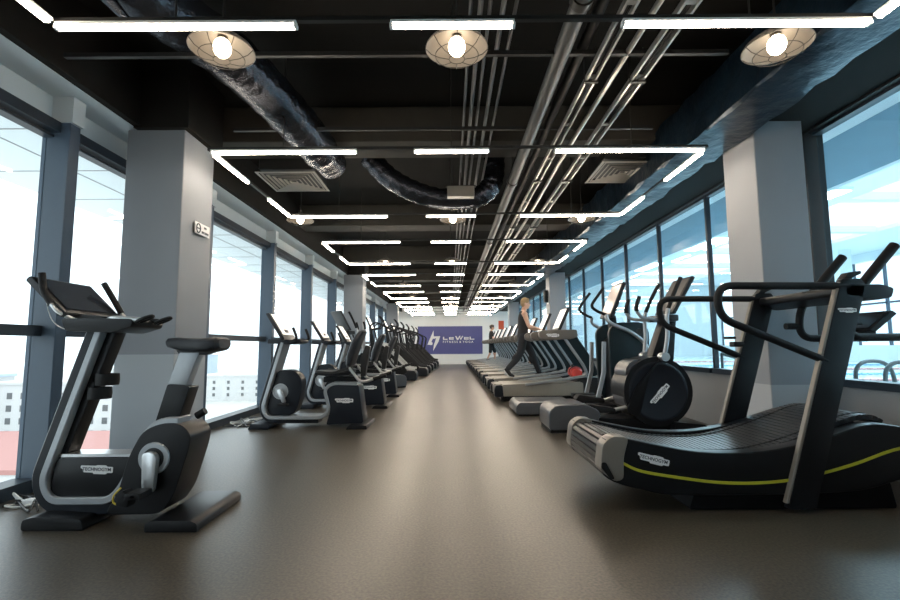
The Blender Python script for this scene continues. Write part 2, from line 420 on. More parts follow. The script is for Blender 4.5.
for p in range(8):
    ya = .45 + 3.47 * p - (.04 if p == 1 else 0); yb = .45 + 3.47 * p + 1.97 - (.13 if p == 0 else 0)
    fr = thing('light_rail', 'black suspended rail frame carrying the %s bay of LED bars from the camera' % ordn[p], 'light rail', (0, ya, HL), 0, 'black rails carrying the LED bars')
    xs0, xs1 = -2.03, 2.185
    m = MB()
    ys = []
    if p > 0: ys.append(ya)
    if yb < YF: ys.append(yb)
    for y in ys: m.box(xs0, xs1, y - .014, y + .014, HL + .031, HL + .052)
    yend = yb if yb < YF else YF - .05
    for x in (xs0, xs1): m.box(x - .014, x + .014, (ya if p else 1.2), yend, HL + .031, HL + .052)
    m.build('rail', 'rail', fr, (0, ya, HL))
    for y in ys:
        for x in (-1.4, .02, 1.55):
            MB().tube([(x, y, HL + .05), (x, y, ZC if not any(b <= y <= b + .45 for b in (1.3, 4.75, 8.2, 11.7, 15.2, 18.7, 22.1, 25.2)) else 3.12)], .005, 6).build('hanger_rod', 'wire', fr, (0, ya, HL))
    for y in ys:
        for (x0, x1, nm) in segs:
            led(x0, x1, y, 'white glowing LED bar, %s bar of the %s row from the camera' % (nm, ordn[row]))
        row += 1
    for (x, nm) in ((xs0 + .02, 'left'), (xs1 - .02, 'right')):
        if p: led_side(ya + .04, ya + .74, x, 'short lengthwise LED bar on the %s edge, near end of the %s bay' % (nm, ordn[p]))
        if yb < YF: led_side(yb - .74, yb - .04, x, 'short lengthwise LED bar on the %s edge, far end of the %s bay' % (nm, ordn[p]))

def make_lamp(label, loc):
    t = thing('cage_lamp', label, 'pendant lamp', loc, 0, 'round wire-guard lamps above the LED bars')
    m = MB(); m.lathe([(.03, .075), (.06, .07), (.12, .045), (.165, .01), (.18, -.012), (.183, -.02), (.178, -.02), (.16, .002), (.115, .036), (.06, .058), (.025, .064)], (0, 0, 0), n=36)
    m.build('shade', 'dish', t)
    MB().ell((0, 0, -.005), (.05, .05, .058)).build('bulb', 'bulb', t)
    MB().cyl((0, 0, .05), (0, 0, .13), .028, .022, 16).build('socket', 'wire', t)
    g = MB()
    for k in range(8):
        a = k * math.pi / 4
        g.tube([V((r * math.cos(a), r * math.sin(a), z)) for r, z in ((.18, -.02), (.15, -.05), (.1, -.072), (.045, -.082))], .0022, 5)
    for r, z in ((.125, -.062), (.045, -.082)):
        g.tube([V((r * math.cos(k * math.pi / 12), r * math.sin(k * math.pi / 12), z)) for k in range(24)], .0022, 5, closed=True)
    g.build('wire_guard', 'wire', t)
    MB().tube([(0, 0, .12), (0, 0, ZC - loc[2])], .006, 6).build('cord', 'rail', t)
    return t
lp = None
for i, y in enumerate((2.62, 6.4, 9.7, 13.4, 16.8, 20.2)):
    for x, nm in ((-1.32, 'left'), (.05, 'middle'), (1.92, 'right')):
        lab = 'round dish lamp with glowing bulb and wire guard, %s one of the %s row' % (nm, ordn[i])
        x2 = -2.05 if (i == 1 and nm == 'left') else x
        if nm == 'right' and i: x2 = 1.82
        loc = (x2, y, 2.745)
        lp = make_lamp(lab, loc) if lp is None else dup(lp, loc, 0, lab)

# air diffusers
def diffuser(label, loc):
    t = thing('air_diffuser', label, 'air vent', loc, 0, 'square ceiling vents')
    m = MB()
    def sq(h0, h1, z0, z1):
        for a in range(4):
            c, s_ = math.cos(a * math.pi / 2), math.sin(a * math.pi / 2)
            q = []
            for (h, z, sd) in ((h0, z0, -1), (h0, z0, 1), (h1, z1, 1), (h1, z1, -1)):
                x, y = sd * h, -h; q.append(m.bm.verts.new((x * c - y * s_, x * s_ + y * c, z)))
            q2 = [m.bm.verts.new(v.co + V((0, 0, .006))) for v in q]
            m.bm.faces.new(q); m.bm.faces.new(q2[::-1])
            for k in range(4): m.bm.faces.new((q[k], q2[k], q2[(k + 1) % 4], q[(k + 1) % 4]))
        bmesh.ops.recalc_face_normals(m.bm, faces=m.bm.faces[:])
    sq(.34, .312, 0, 0)
    m.build('frame', 'vent', t)
    m = MB()
    for k in range(6): sq(.297 - k * .05, .277 - k * .05, .0, .010)
    m.build('louvre', 'vent', t)
    MB().box(-.31, .31, -.31, .31, .045, .3, .01, 1).build('plenum_box', 'rail', t)
    for x in (-.2, .2): MB().tube([(x, 0, .28), (x, 0, ZC - loc[2])], .006, 6).build('hanger_rod', 'wire', t)
    return t
d = diffuser('square louvred ceiling vent on the left beside the column', (-1.86, 5.55, 2.97))
dup(d, (2.0, 5.30, 2.97), 0, 'square louvred ceiling vent on the right below the foil duct')
# ducts
pth = catmull([(-2.2, 1.8, 3.28), (-1.95, 2.6, 3.2), (-1.62, 3.4, 3.16), (-1.42, 4.2, 3.08), (-1.34, 4.8, 3.03), (-1.31, 5.15, 3.03)], 10)
m = MB(); m.tube(pth, [.19 + .006 * math.sin(i * 2.3) - (.03 if i > 40 else 0) for i in range(len(pth))], 24)
tag(m.build('flexible_duct', 'foil'), 'crumpled black foil flexible duct snaking down towards the left ceiling vent', 'duct')
pth = catmull([(-1.0, 5.7, 3.35), (-.75, 5.75, 3.1), (-.45, 5.8, 2.94), (-.1, 5.85, 2.85), (.28, 5.85, 2.86), (.48, 5.85, 2.95), (.57, 5.85, 3.15), (.58, 5.85, 3.45)], 8)
m = MB(); m.tube(pth, [.13 + .006 * math.sin(i * 2.1) for i in range(len(pth))], 20)
tag(m.build('flexible_duct', 'foil'), 'black foil flexible duct sagging across the middle of the ceiling', 'duct')
pth = catmull([(-2.25, 2.3, 3.45), (-2.1, 2.35, 3.25), (-1.96, 2.45, 3.02), (-1.83, 2.62, 2.86)], 8)
m = MB(); m.tube(pth, [.11 - .095 * (i / (len(pth) - 1)) for i in range(len(pth))], 14)
tag(m.build('hanging_wrap', 'foil'), 'dark torn foil wrap hanging from ceiling near left window', 'duct wrap')
t = thing('junction_box', 'small pale box under the sagging foil duct at ceiling centre', 'junction box', (.14, 5.55, 2.83))
MB().box(-.16, .16, -.05, .06, -.06, .07, .008, 2).build('box', 'cream', t)
MB().box(-.18, .18, -.02, .02, .07, .085).build('bracket', 'wire', t)
MB().tube([(0, 0, .08), (0, 0, ZC - 2.83)], .006, 6).build('hanger_rod', 'wire', t)
# foil wrapped duct along the right wall (crumpled surface)
m = MB()
ring = []
yy = YB
rings = []
random.seed(3)
while yy < YF:
    base = [(2.15, 2.80), (2.165, 2.785), (2.30, 2.775), (2.45, 2.775), (2.57, 2.78), (2.59, 2.83), (2.59, 3.2), (2.15, 3.2)]
    rings.append([(x + random.uniform(-.012, .004), yy, z + random.uniform(-.02, .02)) for x, z in base]); yy += .16
m.loft(rings)
tag(m.build('foil_duct', 'bfoil', ang=20), 'long blue-black foil-wrapped duct running above the right-hand windows', 'duct')
# pipes, trays, conduits along the ceiling
t = thing('ceiling_pipe', 'thick grey pipe running lengthwise under the ceiling right of centre', 'pipe', (.77, 0, 2.98))
MB().tube([(0, -1, 0), (0, 26.2, 0)], .055, 16).build('pipe', 'pipe', t)
for y in (2.55, 5.6, 8.9, 12.4, 15.9, 19.3):
    c = MB(); c.cyl((0, y - .03, 0), (0, y + .03, 0), .066, n=18); c.tube([(0, y, .06), (0, y, ZC - 2.98)], .006, 6); c.build('clamp', 'wire', t)
t = thing('ceiling_pipe', 'thinner dark pipe hanging close beside the thick grey pipe', 'pipe', (.92, 0, 3.03))
MB().tube([(0, -1, 0), (0, 26.2, 0)], .035, 14).build('pipe', 'rail', t)
for y in (2.7, 6.2, 9.7, 13.2, 16.7, 20.2): MB().tube([(0, y, .03), (0, y, ZC - 3.03)], .006, 6).build('hanger_rod', 'wire', t)
def tray(x, z, w, label):
    t = thing('cable_tray', label, 'cable tray', (x, 0, z))
    m = MB()
    for s_ in (-1, 1): m.box(s_ * w / 2 - .008, s_ * w / 2 + .008, -1, 26.2, -.012, .03)
    m.build('side_rail', 'tray', t)
    g = MB().box(-w / 2, w / 2, 0, .035, 0, .012).build('rung', 'tray', t); y = 1.0; g.location.y = y
    while y < 25.6:
        y += .75; g = g.copy(); COL.objects.link(g); g.location.y = y
    k = MB()
    for j in range(4):
        xx = -w / 2 + .012 + j * (w - .024) / 3
        k.tube([(xx + random.uniform(-.008, .008), y * .9 - 1, .02 + random.uniform(0, .008)) for y in range(0, 31)], .006, 6)
    k.build('cable_run', 'cablek', t)
    for y in (1.2, 3.3, 5.4, 7.6, 9.8, 12.0, 14.2, 16.5, 18.9, 21.3, 23.6):
        h = MB(); h.box(-w / 2 - .02, w / 2 + .02, y - .012, y + .012, -.025, -.012)
        for s_ in (-1, 1): h.tube([(s_ * (w / 2 + .014), y, -.02), (s_ * (w / 2 + .014), y, .25)], .004, 5)
        h.build('hanger', 'wire', t)
    return t
tray(1.04, 2.93, .062, 'galvanised cable tray running lengthwise, nearer the grey pipe')
tray(1.38, 2.93, .078, 'galvanised cable tray running lengthwise, nearer the right windows')
random.seed(11)
tag(MB().tube(catmull([(1.22 + random.uniform(-.03, .03), y, 2.97 + random.uniform(-.02, .03)) for y in range(-1, 27, 2)], 6), .02, 8).build('conduit', 'tray'), 'wavy pale conduit strung between the two cable trays', 'conduit')
for i, x in enumerate((.14, .2, .26, .34, .42)):
    nm = ['leftmost', 'second from left', 'middle', 'second from right', 'rightmost'][i]
    tag(MB().tube([(x, -1, 3.09 - .015 * (i % 2)), (x, 26.2, 3.09 - .015 * (i % 2))], .012 + .004 * (i % 2), 8).build('conduit', 'pipe'), 'thin grey conduit along ceiling centre, %s of the five' % nm, 'conduit', 'thin conduits along the ceiling centre')
for i, (y, z) in enumerate(((3.05, 2.86), (4.25, 2.9))):
    tag(MB().box(-2.0 if i else -2.6, 1.9, y - .015, y + .015, z + .1, z + .13).build('crossbar', 'rail'), ['thin black crossbar hung across ceiling between first and second light rows', 'thin black crossbar just beyond the second light row'][i], 'crossbar')

# ------------------------------------------------------------------ far wall: banner and poster
t = thing('banner', 'wide violet-blue gym banner with white lightning emblem on far wall', 'banner', (0, YF - .03, 1.325))
MB().box(-1.78, 1.80, 0, .028, -.765, .765, .004, 1).build('panel', 'sign', t)
m = MB()
def poly(pts, y=-.006, d=.007):
    m.prof(pts, y, y + d)
# emblem: px in banner zoom -> metres; s converts
def B(px, py): return (-1.78 + (px - 92) / 720 * 3.58, .765 - (py - 127) / 312 * 1.53)
poly([B(268, 172), B(270, 262), B(258, 270), B(244, 300), B(258, 312), B(252, 338), B(200, 333), B(212, 300)])
poly([B(270, 240), B(342, 238), B(322, 300), B(262, 404), B(272, 330), B(296, 262), B(268, 268)])
m.build('emblem', 'white', t)
m = MB()
y0 = 246; y1 = 278
# L e W e L in squared strokes
def st(x0, x1, ya, yb): poly([B(x0, yb), B(x1, yb), B(x1, ya), B(x0, ya)])
st(372, 386, 246, 279); st(372, 424, 269, 279)
for ox in (440, 606):
    st(ox, ox + 52, 250, 257); st(ox, ox + 12, 250, 279); st(ox, ox + 52, 271, 279); st(ox + 12, ox + 52, 261, 267); st(ox + 42, ox + 52, 250, 266)
poly([B(508, 238), B(522, 238), B(538, 266), B(532, 279), B(526, 279)]); poly([B(556, 236), B(570, 236), B(540, 284), B(528, 279)])
poly([B(560, 262), B(566, 250), B(574, 279), B(566, 279)]); poly([B(574, 279), B(566, 279), B(584, 238), B(598, 238)])
st(668, 682, 246, 279); st(668, 722, 269, 279)
m.build('title_letters', 'white', t)
me, hh = text_mesh('F I T N E S S  &  Y O G A', 1.68, .004, bold=.02)
mesh_obj(me, 'subtitle_letters', 'white', t, Matrix.Translation((B(541, 303)[0], -.003, B(541, 303)[1])) @ FACE_MY)
tag(MB().box(2.70, 3.0, YF - .02, YF - .002, 1.9, 2.38, .003, 1).build('poster', 'orange'), 'plain orange-red poster on the far white wall', 'poster')
# sign on the left column
t = thing('wall_sign', 'small white notice with round no-smoking mark on the left column', 'sign', (-2.27, 4.27, 2.07), R(90))
MB().box(-.12, .13, -.008, .0, -.05, .055, .002, 1).build('plate', 'white', t)
m = MB(); m.tube([(-.07 + .032 * math.cos(k * math.pi / 12), -.009, .002 + .04 * math.sin(k * math.pi / 12)) for k in range(24)], .006, 6, closed=True)
m.box(-.1, -.04, -.012, -.008, -.004, .006)
m.build('ring_mark', 'ink', t)
me, hh = text_mesh('NO', .045, .001, bold=.02); mesh_obj(me, 'lettering', 'ink', t, Matrix.Translation((.05, -.009, .025)) @ FACE_MY)
me, hh = text_mesh('SMOKING', .125, .001, bold=.02); mesh_obj(me, 'lettering', 'ink', t, Matrix.Translation((.05, -.009, -.022)) @ FACE_MY)
# speaker on second right column
t = thing('wall_speaker', 'slim black speaker mounted on the second right-hand column', 'speaker', (2.6, 12.45, 2.28))
MB().box(-.11, -.02, -.09, .09, -.16, .16, .02, 3).build('cabinet', 'black', t)
MB().box(-.118, -.109, -.07, .07, -.14, .14, .004, 1).build('grille', 'rubber', t)
MB().box(-.03, 0, -.05, .05, -.2, .16, .004, 1).build('bracket', 'white', t)

# ------------------------------------------------------------------ foreground upright bike (faces the left windows)
YB_ = 2.92
BO = (-1.92, YB_, 0)
bike = thing('exercise_bike', 'black upright exercise bike with silver S-shaped band in the left foreground', 'exercise bike', BO)
def bb(mb, name, m, parent=bike): return mb.build(name, m, parent, BO)
f1 = MB().prof(fillet([(-2.37, 0), (-2.02, 0), (-2.04, .06), (-2.30, .075), (-2.365, .06)], .02, 3), 2.72, 3.2, .012); bb(f1, 'front_foot', 'black')
f1 = MB().prof(fillet([(-1.67, 0), (-1.38, 0), (-1.385, .045), (-1.42, .06), (-1.63, .06), (-1.67, .045)], .012, 3), 2.69, 3.24, .012); bb(f1, 'rear_foot', 'black')
spath = fillet([(-2.075, 1.12), (-2.355, .235), (-2.30, .128), (-1.955, .128), (-1.88, .22), (-1.80, .46), (-1.70, .575), (-1.58, .575)], .085, 6, closed=False)
sp2 = [(p[0], p[1]) for p in spath]
off = []
for i, p in enumerate(sp2):
    a = V(sp2[max(i - 1, 0)]); b = V(sp2[min(i + 1, len(sp2) - 1)]); d = (b - a).normalized()
    off.append((p[0] + d.y * .045, p[1] - d.x * .045))
cut = next(i for i, p in enumerate(off) if p[0] > -1.93 and p[1] < .3)
bb(MB().sweep(off[:cut], .042, 2.835, 2.985, .01), 'frame', 'navy')
bb(MB().sweep(sp2, .02, 2.812, 2.95, .005), 'silver_band', 'silver')
bb(MB().prof([(-2.052, 1.12), (-2.0, 1.12), (-2.262, .34), (-2.335, .25), (-2.33, .3)], 2.86, 2.96, .008), 'inner_column', 'black')
bb(MB().prof(fillet([(-2.29, .365), (-1.84, .365), (-1.93, .14), (-2.32, .14)], .03, 3), 2.835, 2.985, .008), 'lower_panel', 'black')
bb(MB().prof(fillet([(-2.28, .368), (-1.86, .368), (-1.86, .385), (-2.28, .385)], .004, 2), 2.845, 2.975), 'panel_top', 'chrome')
hs = fillet([(-1.97, .055), (-1.90, .18), (-1.85, .38), (-1.78, .52), (-1.68, .565), (-1.56, .565), (-1.495, .50), (-1.505, .42), (-1.58, .16), (-1.65, .06)], .05, 4)
bb(MB().prof(hs, 2.80, 3.04, .02, 3), 'rear_housing', 'black')
c = (-1.70, .37)
bb(MB().lathe([(.0, .0), (.055, .0), (.06, .006), (.085, .006), (.09, .0), (.09, -.02)], (c[0], 2.795, c[1]), (0, -1, 0), 36), 'crank_disc', 'silver')
bb(MB().lathe([(.0, .008), (.06, .008), (.062, -.01)], (c[0], 2.795, c[1]), (0, -1, 0), 30), 'crank_hub', 'shell')
arm = MB().prof(fillet([(-1.742, .40), (-1.715, .415), (-1.675, .412), (-1.655, .38), (-1.668, .20), (-1.69, .185), (-1.72, .19), (-1.733, .22)], .018, 3), 2.745, 2.782, .008)
arm.cyl((-1.70, 2.79, .37), (-1.70, 2.76, .37), .03, n=16)
bb(arm, 'crank_arm', 'chrome')
bb(MB().box(-1.745, -1.66, 2.62, 2.735, .19, .225, .01).cyl((-1.70, 2.75, .207), (-1.70, 2.62, .207), .012, n=12), 'pedal', 'rubber')
bb(MB().tube(catmull([(-1.79, 2.66, .245), (-1.825, 2.66, .2), (-1.82, 2.66, .165), (-1.78, 2.66, .16), (-1.765, 2.66, .2)], 5), .005, 8), 'pedal_strap', 'ystrap')
bb(MB().prof([(-1.80, .22), (-1.76, .235), (-1.72, .21), (-1.73, .15), (-1.79, .16)], 2.63, 2.70, .006), 'toe_cage', 'rubber')
SH = Matrix.Translation((-.06, 0, 0))
bb(MB().prof([(-1.575, .97), (-1.455, .97), (-1.535, .74), (-1.645, .74)], 2.885, 2.955, .006).xf(SH), 'seat_post', 'silver')
bb(MB().prof(fillet([(-1.625, .785), (-1.49, .77), (-1.555, .55), (-1.69, .55)], .015, 3), 2.865, 2.975, .008).xf(SH), 'post_sleeve', 'black')
bb(MB().cyl((-1.47, 2.92, .59), (-1.42, 2.92, .62), .022, n=12, bev=.004).xf(SH), 'adjust_knob', 'rubber')
rings = []
for (x, w, zb, zt) in ((-1.67, .02, 1.018, 1.045), (-1.655, .034, 1.0, 1.058), (-1.60, .045, .985, 1.062), (-1.53, .06, .975, 1.058), (-1.45, .095, .97, 1.055), (-1.38, .115, .97, 1.062), (-1.335, .105, .98, 1.062), (-1.318, .08, .995, 1.05)):
    rings.append([(x, YB_ + w * math.copysign(abs(math.cos(a)) ** .6, math.cos(a)), (zb + zt) / 2 + (zt - zb) / 2 * math.copysign(abs(math.sin(a)) ** .7, math.sin(a))) for a in [2 * math.pi * k / 16 for k in range(16)]])
bb(MB().loft(rings).xf(SH), 'saddle', 'cushion')
bb(MB().prof([(-1.60, .985), (-1.36, .975), (-1.42, .955), (-1.58, .958)], 2.89, 2.95, .006).xf(SH), 'saddle_clamp', 'shell')
bb(MB().prof(fillet([(-2.25, 1.10), (-1.98, 1.09), (-1.86, 1.125), (-1.86, 1.17), (-2.02, 1.175), (-2.28, 1.175)], .02, 3), 2.78, 3.08, .015), 'console_tray', 'black')
scr = MB().prof(fillet([(-2.515, 1.405), (-2.488, 1.432), (-2.255, 1.205), (-2.282, 1.178)], .012, 3), 2.79, 3.26, .012)
dsp = bb(scr, 'display', 'black')
bb(MB().prof([(-2.468, 1.416), (-2.464, 1.42), (-2.275, 1.236), (-2.279, 1.232)], 2.82, 3.23), 'screen', 'screen', dsp)
bb(MB().prof([(-2.25, 1.18), (-2.1, 1.172), (-2.08, 1.19), (-2.22, 1.205)], 2.86, 3.16, .004), 'phone_tray', 'shell')
for y in (2.785, 3.265):
    yi = y + (.06 if y < 3 else -.06)
    bb(MB().tube(catmull([(-2.345, y, 1.262), (-2.30, y, 1.215), (-2.24, yi, 1.165), (-2.16, yi, 1.145)] if y < 3 else [(-2.262, y, 1.235), (-2.22, y, 1.19), (-2.18, yi, 1.16), (-2.12, yi, 1.145)], 6), .012, 12), 'handlebar', 'chrome')
    bb(MB().tube(catmull([(-2.415, y, 1.445), (-2.395, y, 1.34), (-2.345, y, 1.262)] if y < 3 else [(-2.395, y, 1.445), (-2.32, y, 1.33), (-2.262, y, 1.235)], 6), .019, 12), 'grip', 'rubber')
for y in (2.80, 2.98):
    yi = 2.85 if y < 2.9 else 3.0
    bb(MB().tube(catmull([(-2.08, yi, 1.15), (-1.99, y, 1.172), (-1.91, y, 1.17), (-1.83, y, 1.165)], 6), .016, 12), 'forearm_bar', 'chrome' if y < 2.9 else 'rubber')
    bb(MB().tube([(-1.80 + .045 * math.cos(k * math.pi / 10), y + .024 * math.sin(k * math.pi / 10), 1.168 + .018 * math.cos(k * math.pi / 10)) for k in range(20)], .011, 8, closed=True), 'end_loop', 'rubber')
for (x, z) in ((-2.045, .815), (-2.085, .735)):
    m = MB(); m.lathe([(.052, -.032), (.06, -.034), (.062, 0), (.06, .034), (.052, .032), (.05, 0), (.052, -.032)], (x - .002, 2.87, z), (.0, 0, 1), 24)
    m.box(x - .09, x - .045, 2.86, 2.9, z - .02, z + .02, .004, 1)
    bb(m, 'bottle_ring', 'rubber')
logo(bike, -2.05 - BO[0], 2.8335 - YB_, .302, .165, R(-2))
bb(MB().tube(catmull([(-2.40, 2.80, 1.32), (-2.34, 2.79, 1.17), (-2.25, 2.79, 1.11), (-2.17, 2.8, 1.12)], 6), .003, 6), 'cable', 'cablew')

# cable heaps on the floor along the windows
def cables(label, x0, x1, y0, y1, seed, m):
    random.seed(seed); t = thing('cable_heap', label, 'cable', ((x0 + x1) / 2, (y0 + y1) / 2, 0))
    for k in range(4):
        pts = [(random.uniform(x0, x1), random.uniform(y0, y1), .008 + .05 * random.random() * (j % 2)) for j in range(7)]
        MB().tube(catmull(pts, 6), .007, 6).build('cable', 'cablew' if (k + m) % 2 else 'cablek', t, t.location)
    MB().box((x0 + x1) / 2 - .04, (x0 + x1) / 2 + .04, (y0 + y1) / 2 - .03, (y0 + y1) / 2 + .03, 0, .04, .008).build('plug', 'white', t, t.location)
cables('tangle of black and white cables on floor behind the foreground bike', -2.88, -2.5, 3.02, 3.3, 1, 0)
cables('tangle of white cables on floor beside the first recumbent bike', -2.86, -2.5, 6.05, 6.7, 5, 1)

# ------------------------------------------------------------------ recumbent bikes
def recumbent(label, loc):
    t = thing('recumbent_bike', label, 'exercise bike', loc, 0, 'recumbent bikes along the left windows')
    MB().prof(fillet([(-.72, 0), (-.46, 0), (-.46, .06), (-.68, .07)], .015, 3), -.3, .3, .012).build('front_foot', 'navy', t)
    MB().prof(fillet([(.48, 0), (.74, 0), (.73, .045), (.52, .05)], .012, 3), -.33, .33, .01).build('rear_foot', 'black', t)
    sp = [(p[0], p[1]) for p in fillet([(-.37, 1.06), (-.60, .24), (-.54, .12), (.15, .12), (.24, .22), (.17, .47), (.28, .545), (.58, .535)], .07, 5, closed=False)]
    MB().sweep(sp, .021, -.172, .1, .005).build('silver_band', 'silver', t)
    of = []
    for i, p in enumerate(sp):
        a = V(sp[max(i - 1, 0)]); b = V(sp[min(i + 1, len(sp) - 1)]); d = (b - a).normalized(); of.append((p[0] + d.y * .042, p[1] - d.x * .042))
    k = next(i for i, p in enumerate(of) if p[0] > .1)
    MB().sweep(of[:k], .036, -.1, .1, .008).build('frame', 'navy', t)
    MB().prof(fillet([(-.47, .71), (-.24, .71), (-.13, .60), (-.14, .40), (-.21, .14), (-.555, .14), (-.57, .25)], .11, 5), -.10, .10, .02, 3).build('crank_housing', 'navy', t)
    MB().lathe([(0, .0), (.075, .0), (.08, .005), (.098, .005), (.10, -.02)], (-.40, -.105, .44), (0, -1, 0), 30).build('crank_disc', 'silver', t)
    a = MB().prof(fillet([(-.43, .46), (-.38, .48), (-.36, .45), (-.31, .31), (-.35, .29)], .015, 3), -.16, -.135, .006); a.cyl((-.4, -.1, .44), (-.4, -.15, .44), .03, n=14); a.build('crank_arm', 'chrome', t)
    MB().box(-.38, -.26, -.26, -.165, .27, .305, .008).build('pedal', 'rubber', t)
    MB().prof(fillet([(-.49, .55), (-.455, .6), (-.45, .58), (-.48, .52)], .01, 2), .13, .16, .006).build('crank_arm', 'chrome', t)
    MB().box(-.55, -.43, .165, .26, .57, .605, .008).build('pedal', 'rubber', t)
    MB().prof(fillet([(.195, .535), (.60, .52), (.665, .05), (.20, .03), (.25, .22), (.19, .46)], .03, 3), -.16, .16, .015).build('rear_box', 'navy', t)
    logo(t, .42, -.161, .33, .2)
    MB().box(.14, .58, -.1, .1, .55, .62, .01).build('seat_rail', 'black', t)
    rings = []
    for (x, w, zb, zt) in ((.02, .1, .655, .68), (.05, .17, .64, .70), (.2, .2, .63, .70), (.36, .215, .63, .70), (.46, .21, .635, .73), (.5, .18, .66, .72)):
        rings.append([(x, w * math.copysign(abs(math.cos(q)) ** .5, math.cos(q)), (zb + zt) / 2 + (zt - zb) / 2 * math.copysign(abs(math.sin(q)) ** .6, math.sin(q))) for q in [2 * math.pi * k / 16 for k in range(16)]])
    MB().loft(rings).build('seat', 'cushion', t)
    rings = []
    for (z, x, w, th) in ((.74, .46, .13, .02), (.77, .465, .19, .04), (.9, .49, .215, .055), (1.05, .54, .21, .055), (1.14, .585, .19, .05), (1.19, .615, .155, .04), (1.21, .625, .11, .02)):
        rings.append([(x + th * math.copysign(abs(math.sin(q)) ** .7, math.sin(q)), w * math.copysign(abs(math.cos(q)) ** .6, math.cos(q)), z) for q in [2 * math.pi * k / 18 for k in range(18)]])
    MB().loft(rings).build('backrest', 'cushion', t)
    MB().prof([(.60, .62), (.66, .62), (.72, 1.0), (.66, 1.02), (.60, .85)], -.05, .05, .01).build('back_support', 'shell', t)
    for s_ in (-1, 1):
        MB().tube([V(p) for p in fillet([(.5, s_ * .27, .74), (.63, s_ * .27, .575), (.70, s_ * .27, .57), (.80, s_ * .27, .60)], .05, 4, closed=False)], .018, 10).build('arm_tube', 'chrome', t)
        MB().tube([(.80, s_ * .27, .60), (.96, s_ * .27, .645)], .023, 10).build('grip', 'rubber', t)
        MB().sweep([(.10, .69), (.30, .675), (.50, .735)], .016, s_ * .27 - .02, s_ * .27 + .02, .004).build('seat_handle', 'shell', t)
    MB().prof(fillet([(-.56, 1.045), (-.26, 1.03), (-.14, 1.055), (-.14, 1.09), (-.55, 1.10)], .015, 3), -.17, .17, .012).build('console_tray', 'navy', t)
    sdeg = MB().prof(fillet([(-.57, 1.42), (-.53, 1.43), (-.32, 1.095), (-.36, 1.08)], .012, 3), -.23, .23, .01).build('display', 'shell', t)
    MB().prof([(-.518, 1.415), (-.512, 1.417), (-.352, 1.16), (-.358, 1.158)], -.185, .185).build('screen', 'lit', sdeg)
    MB().prof(fillet([(-.40, 1.14), (-.34, 1.11), (-.38, 1.22), (-.42, 1.24)], .01, 2), -.07, .07, .006).build('phone_dock', 'black', sdeg)
    for s_ in (-1, 1):
        MB().tube(catmull([(-.3, s_ * .14, 1.07), (-.2, s_ * .25, 1.08), (-.165, s_ * .26, 1.12), (-.21, s_ * .26, 1.24)], 6), .017, 10).build('grip', 'rubber', t)
    return t
rb = recumbent('recumbent exercise bike nearest the camera, grey backrest, white badge', (-1.75, 6.2, 0))
dup(rb, (-1.75, 8.1, 0), 0, 'second recumbent exercise bike, between the nearest and the furthest recumbent')
dup(rb, (-1.75, 9.85, 0), 0, 'third recumbent exercise bike, just before the second left column')

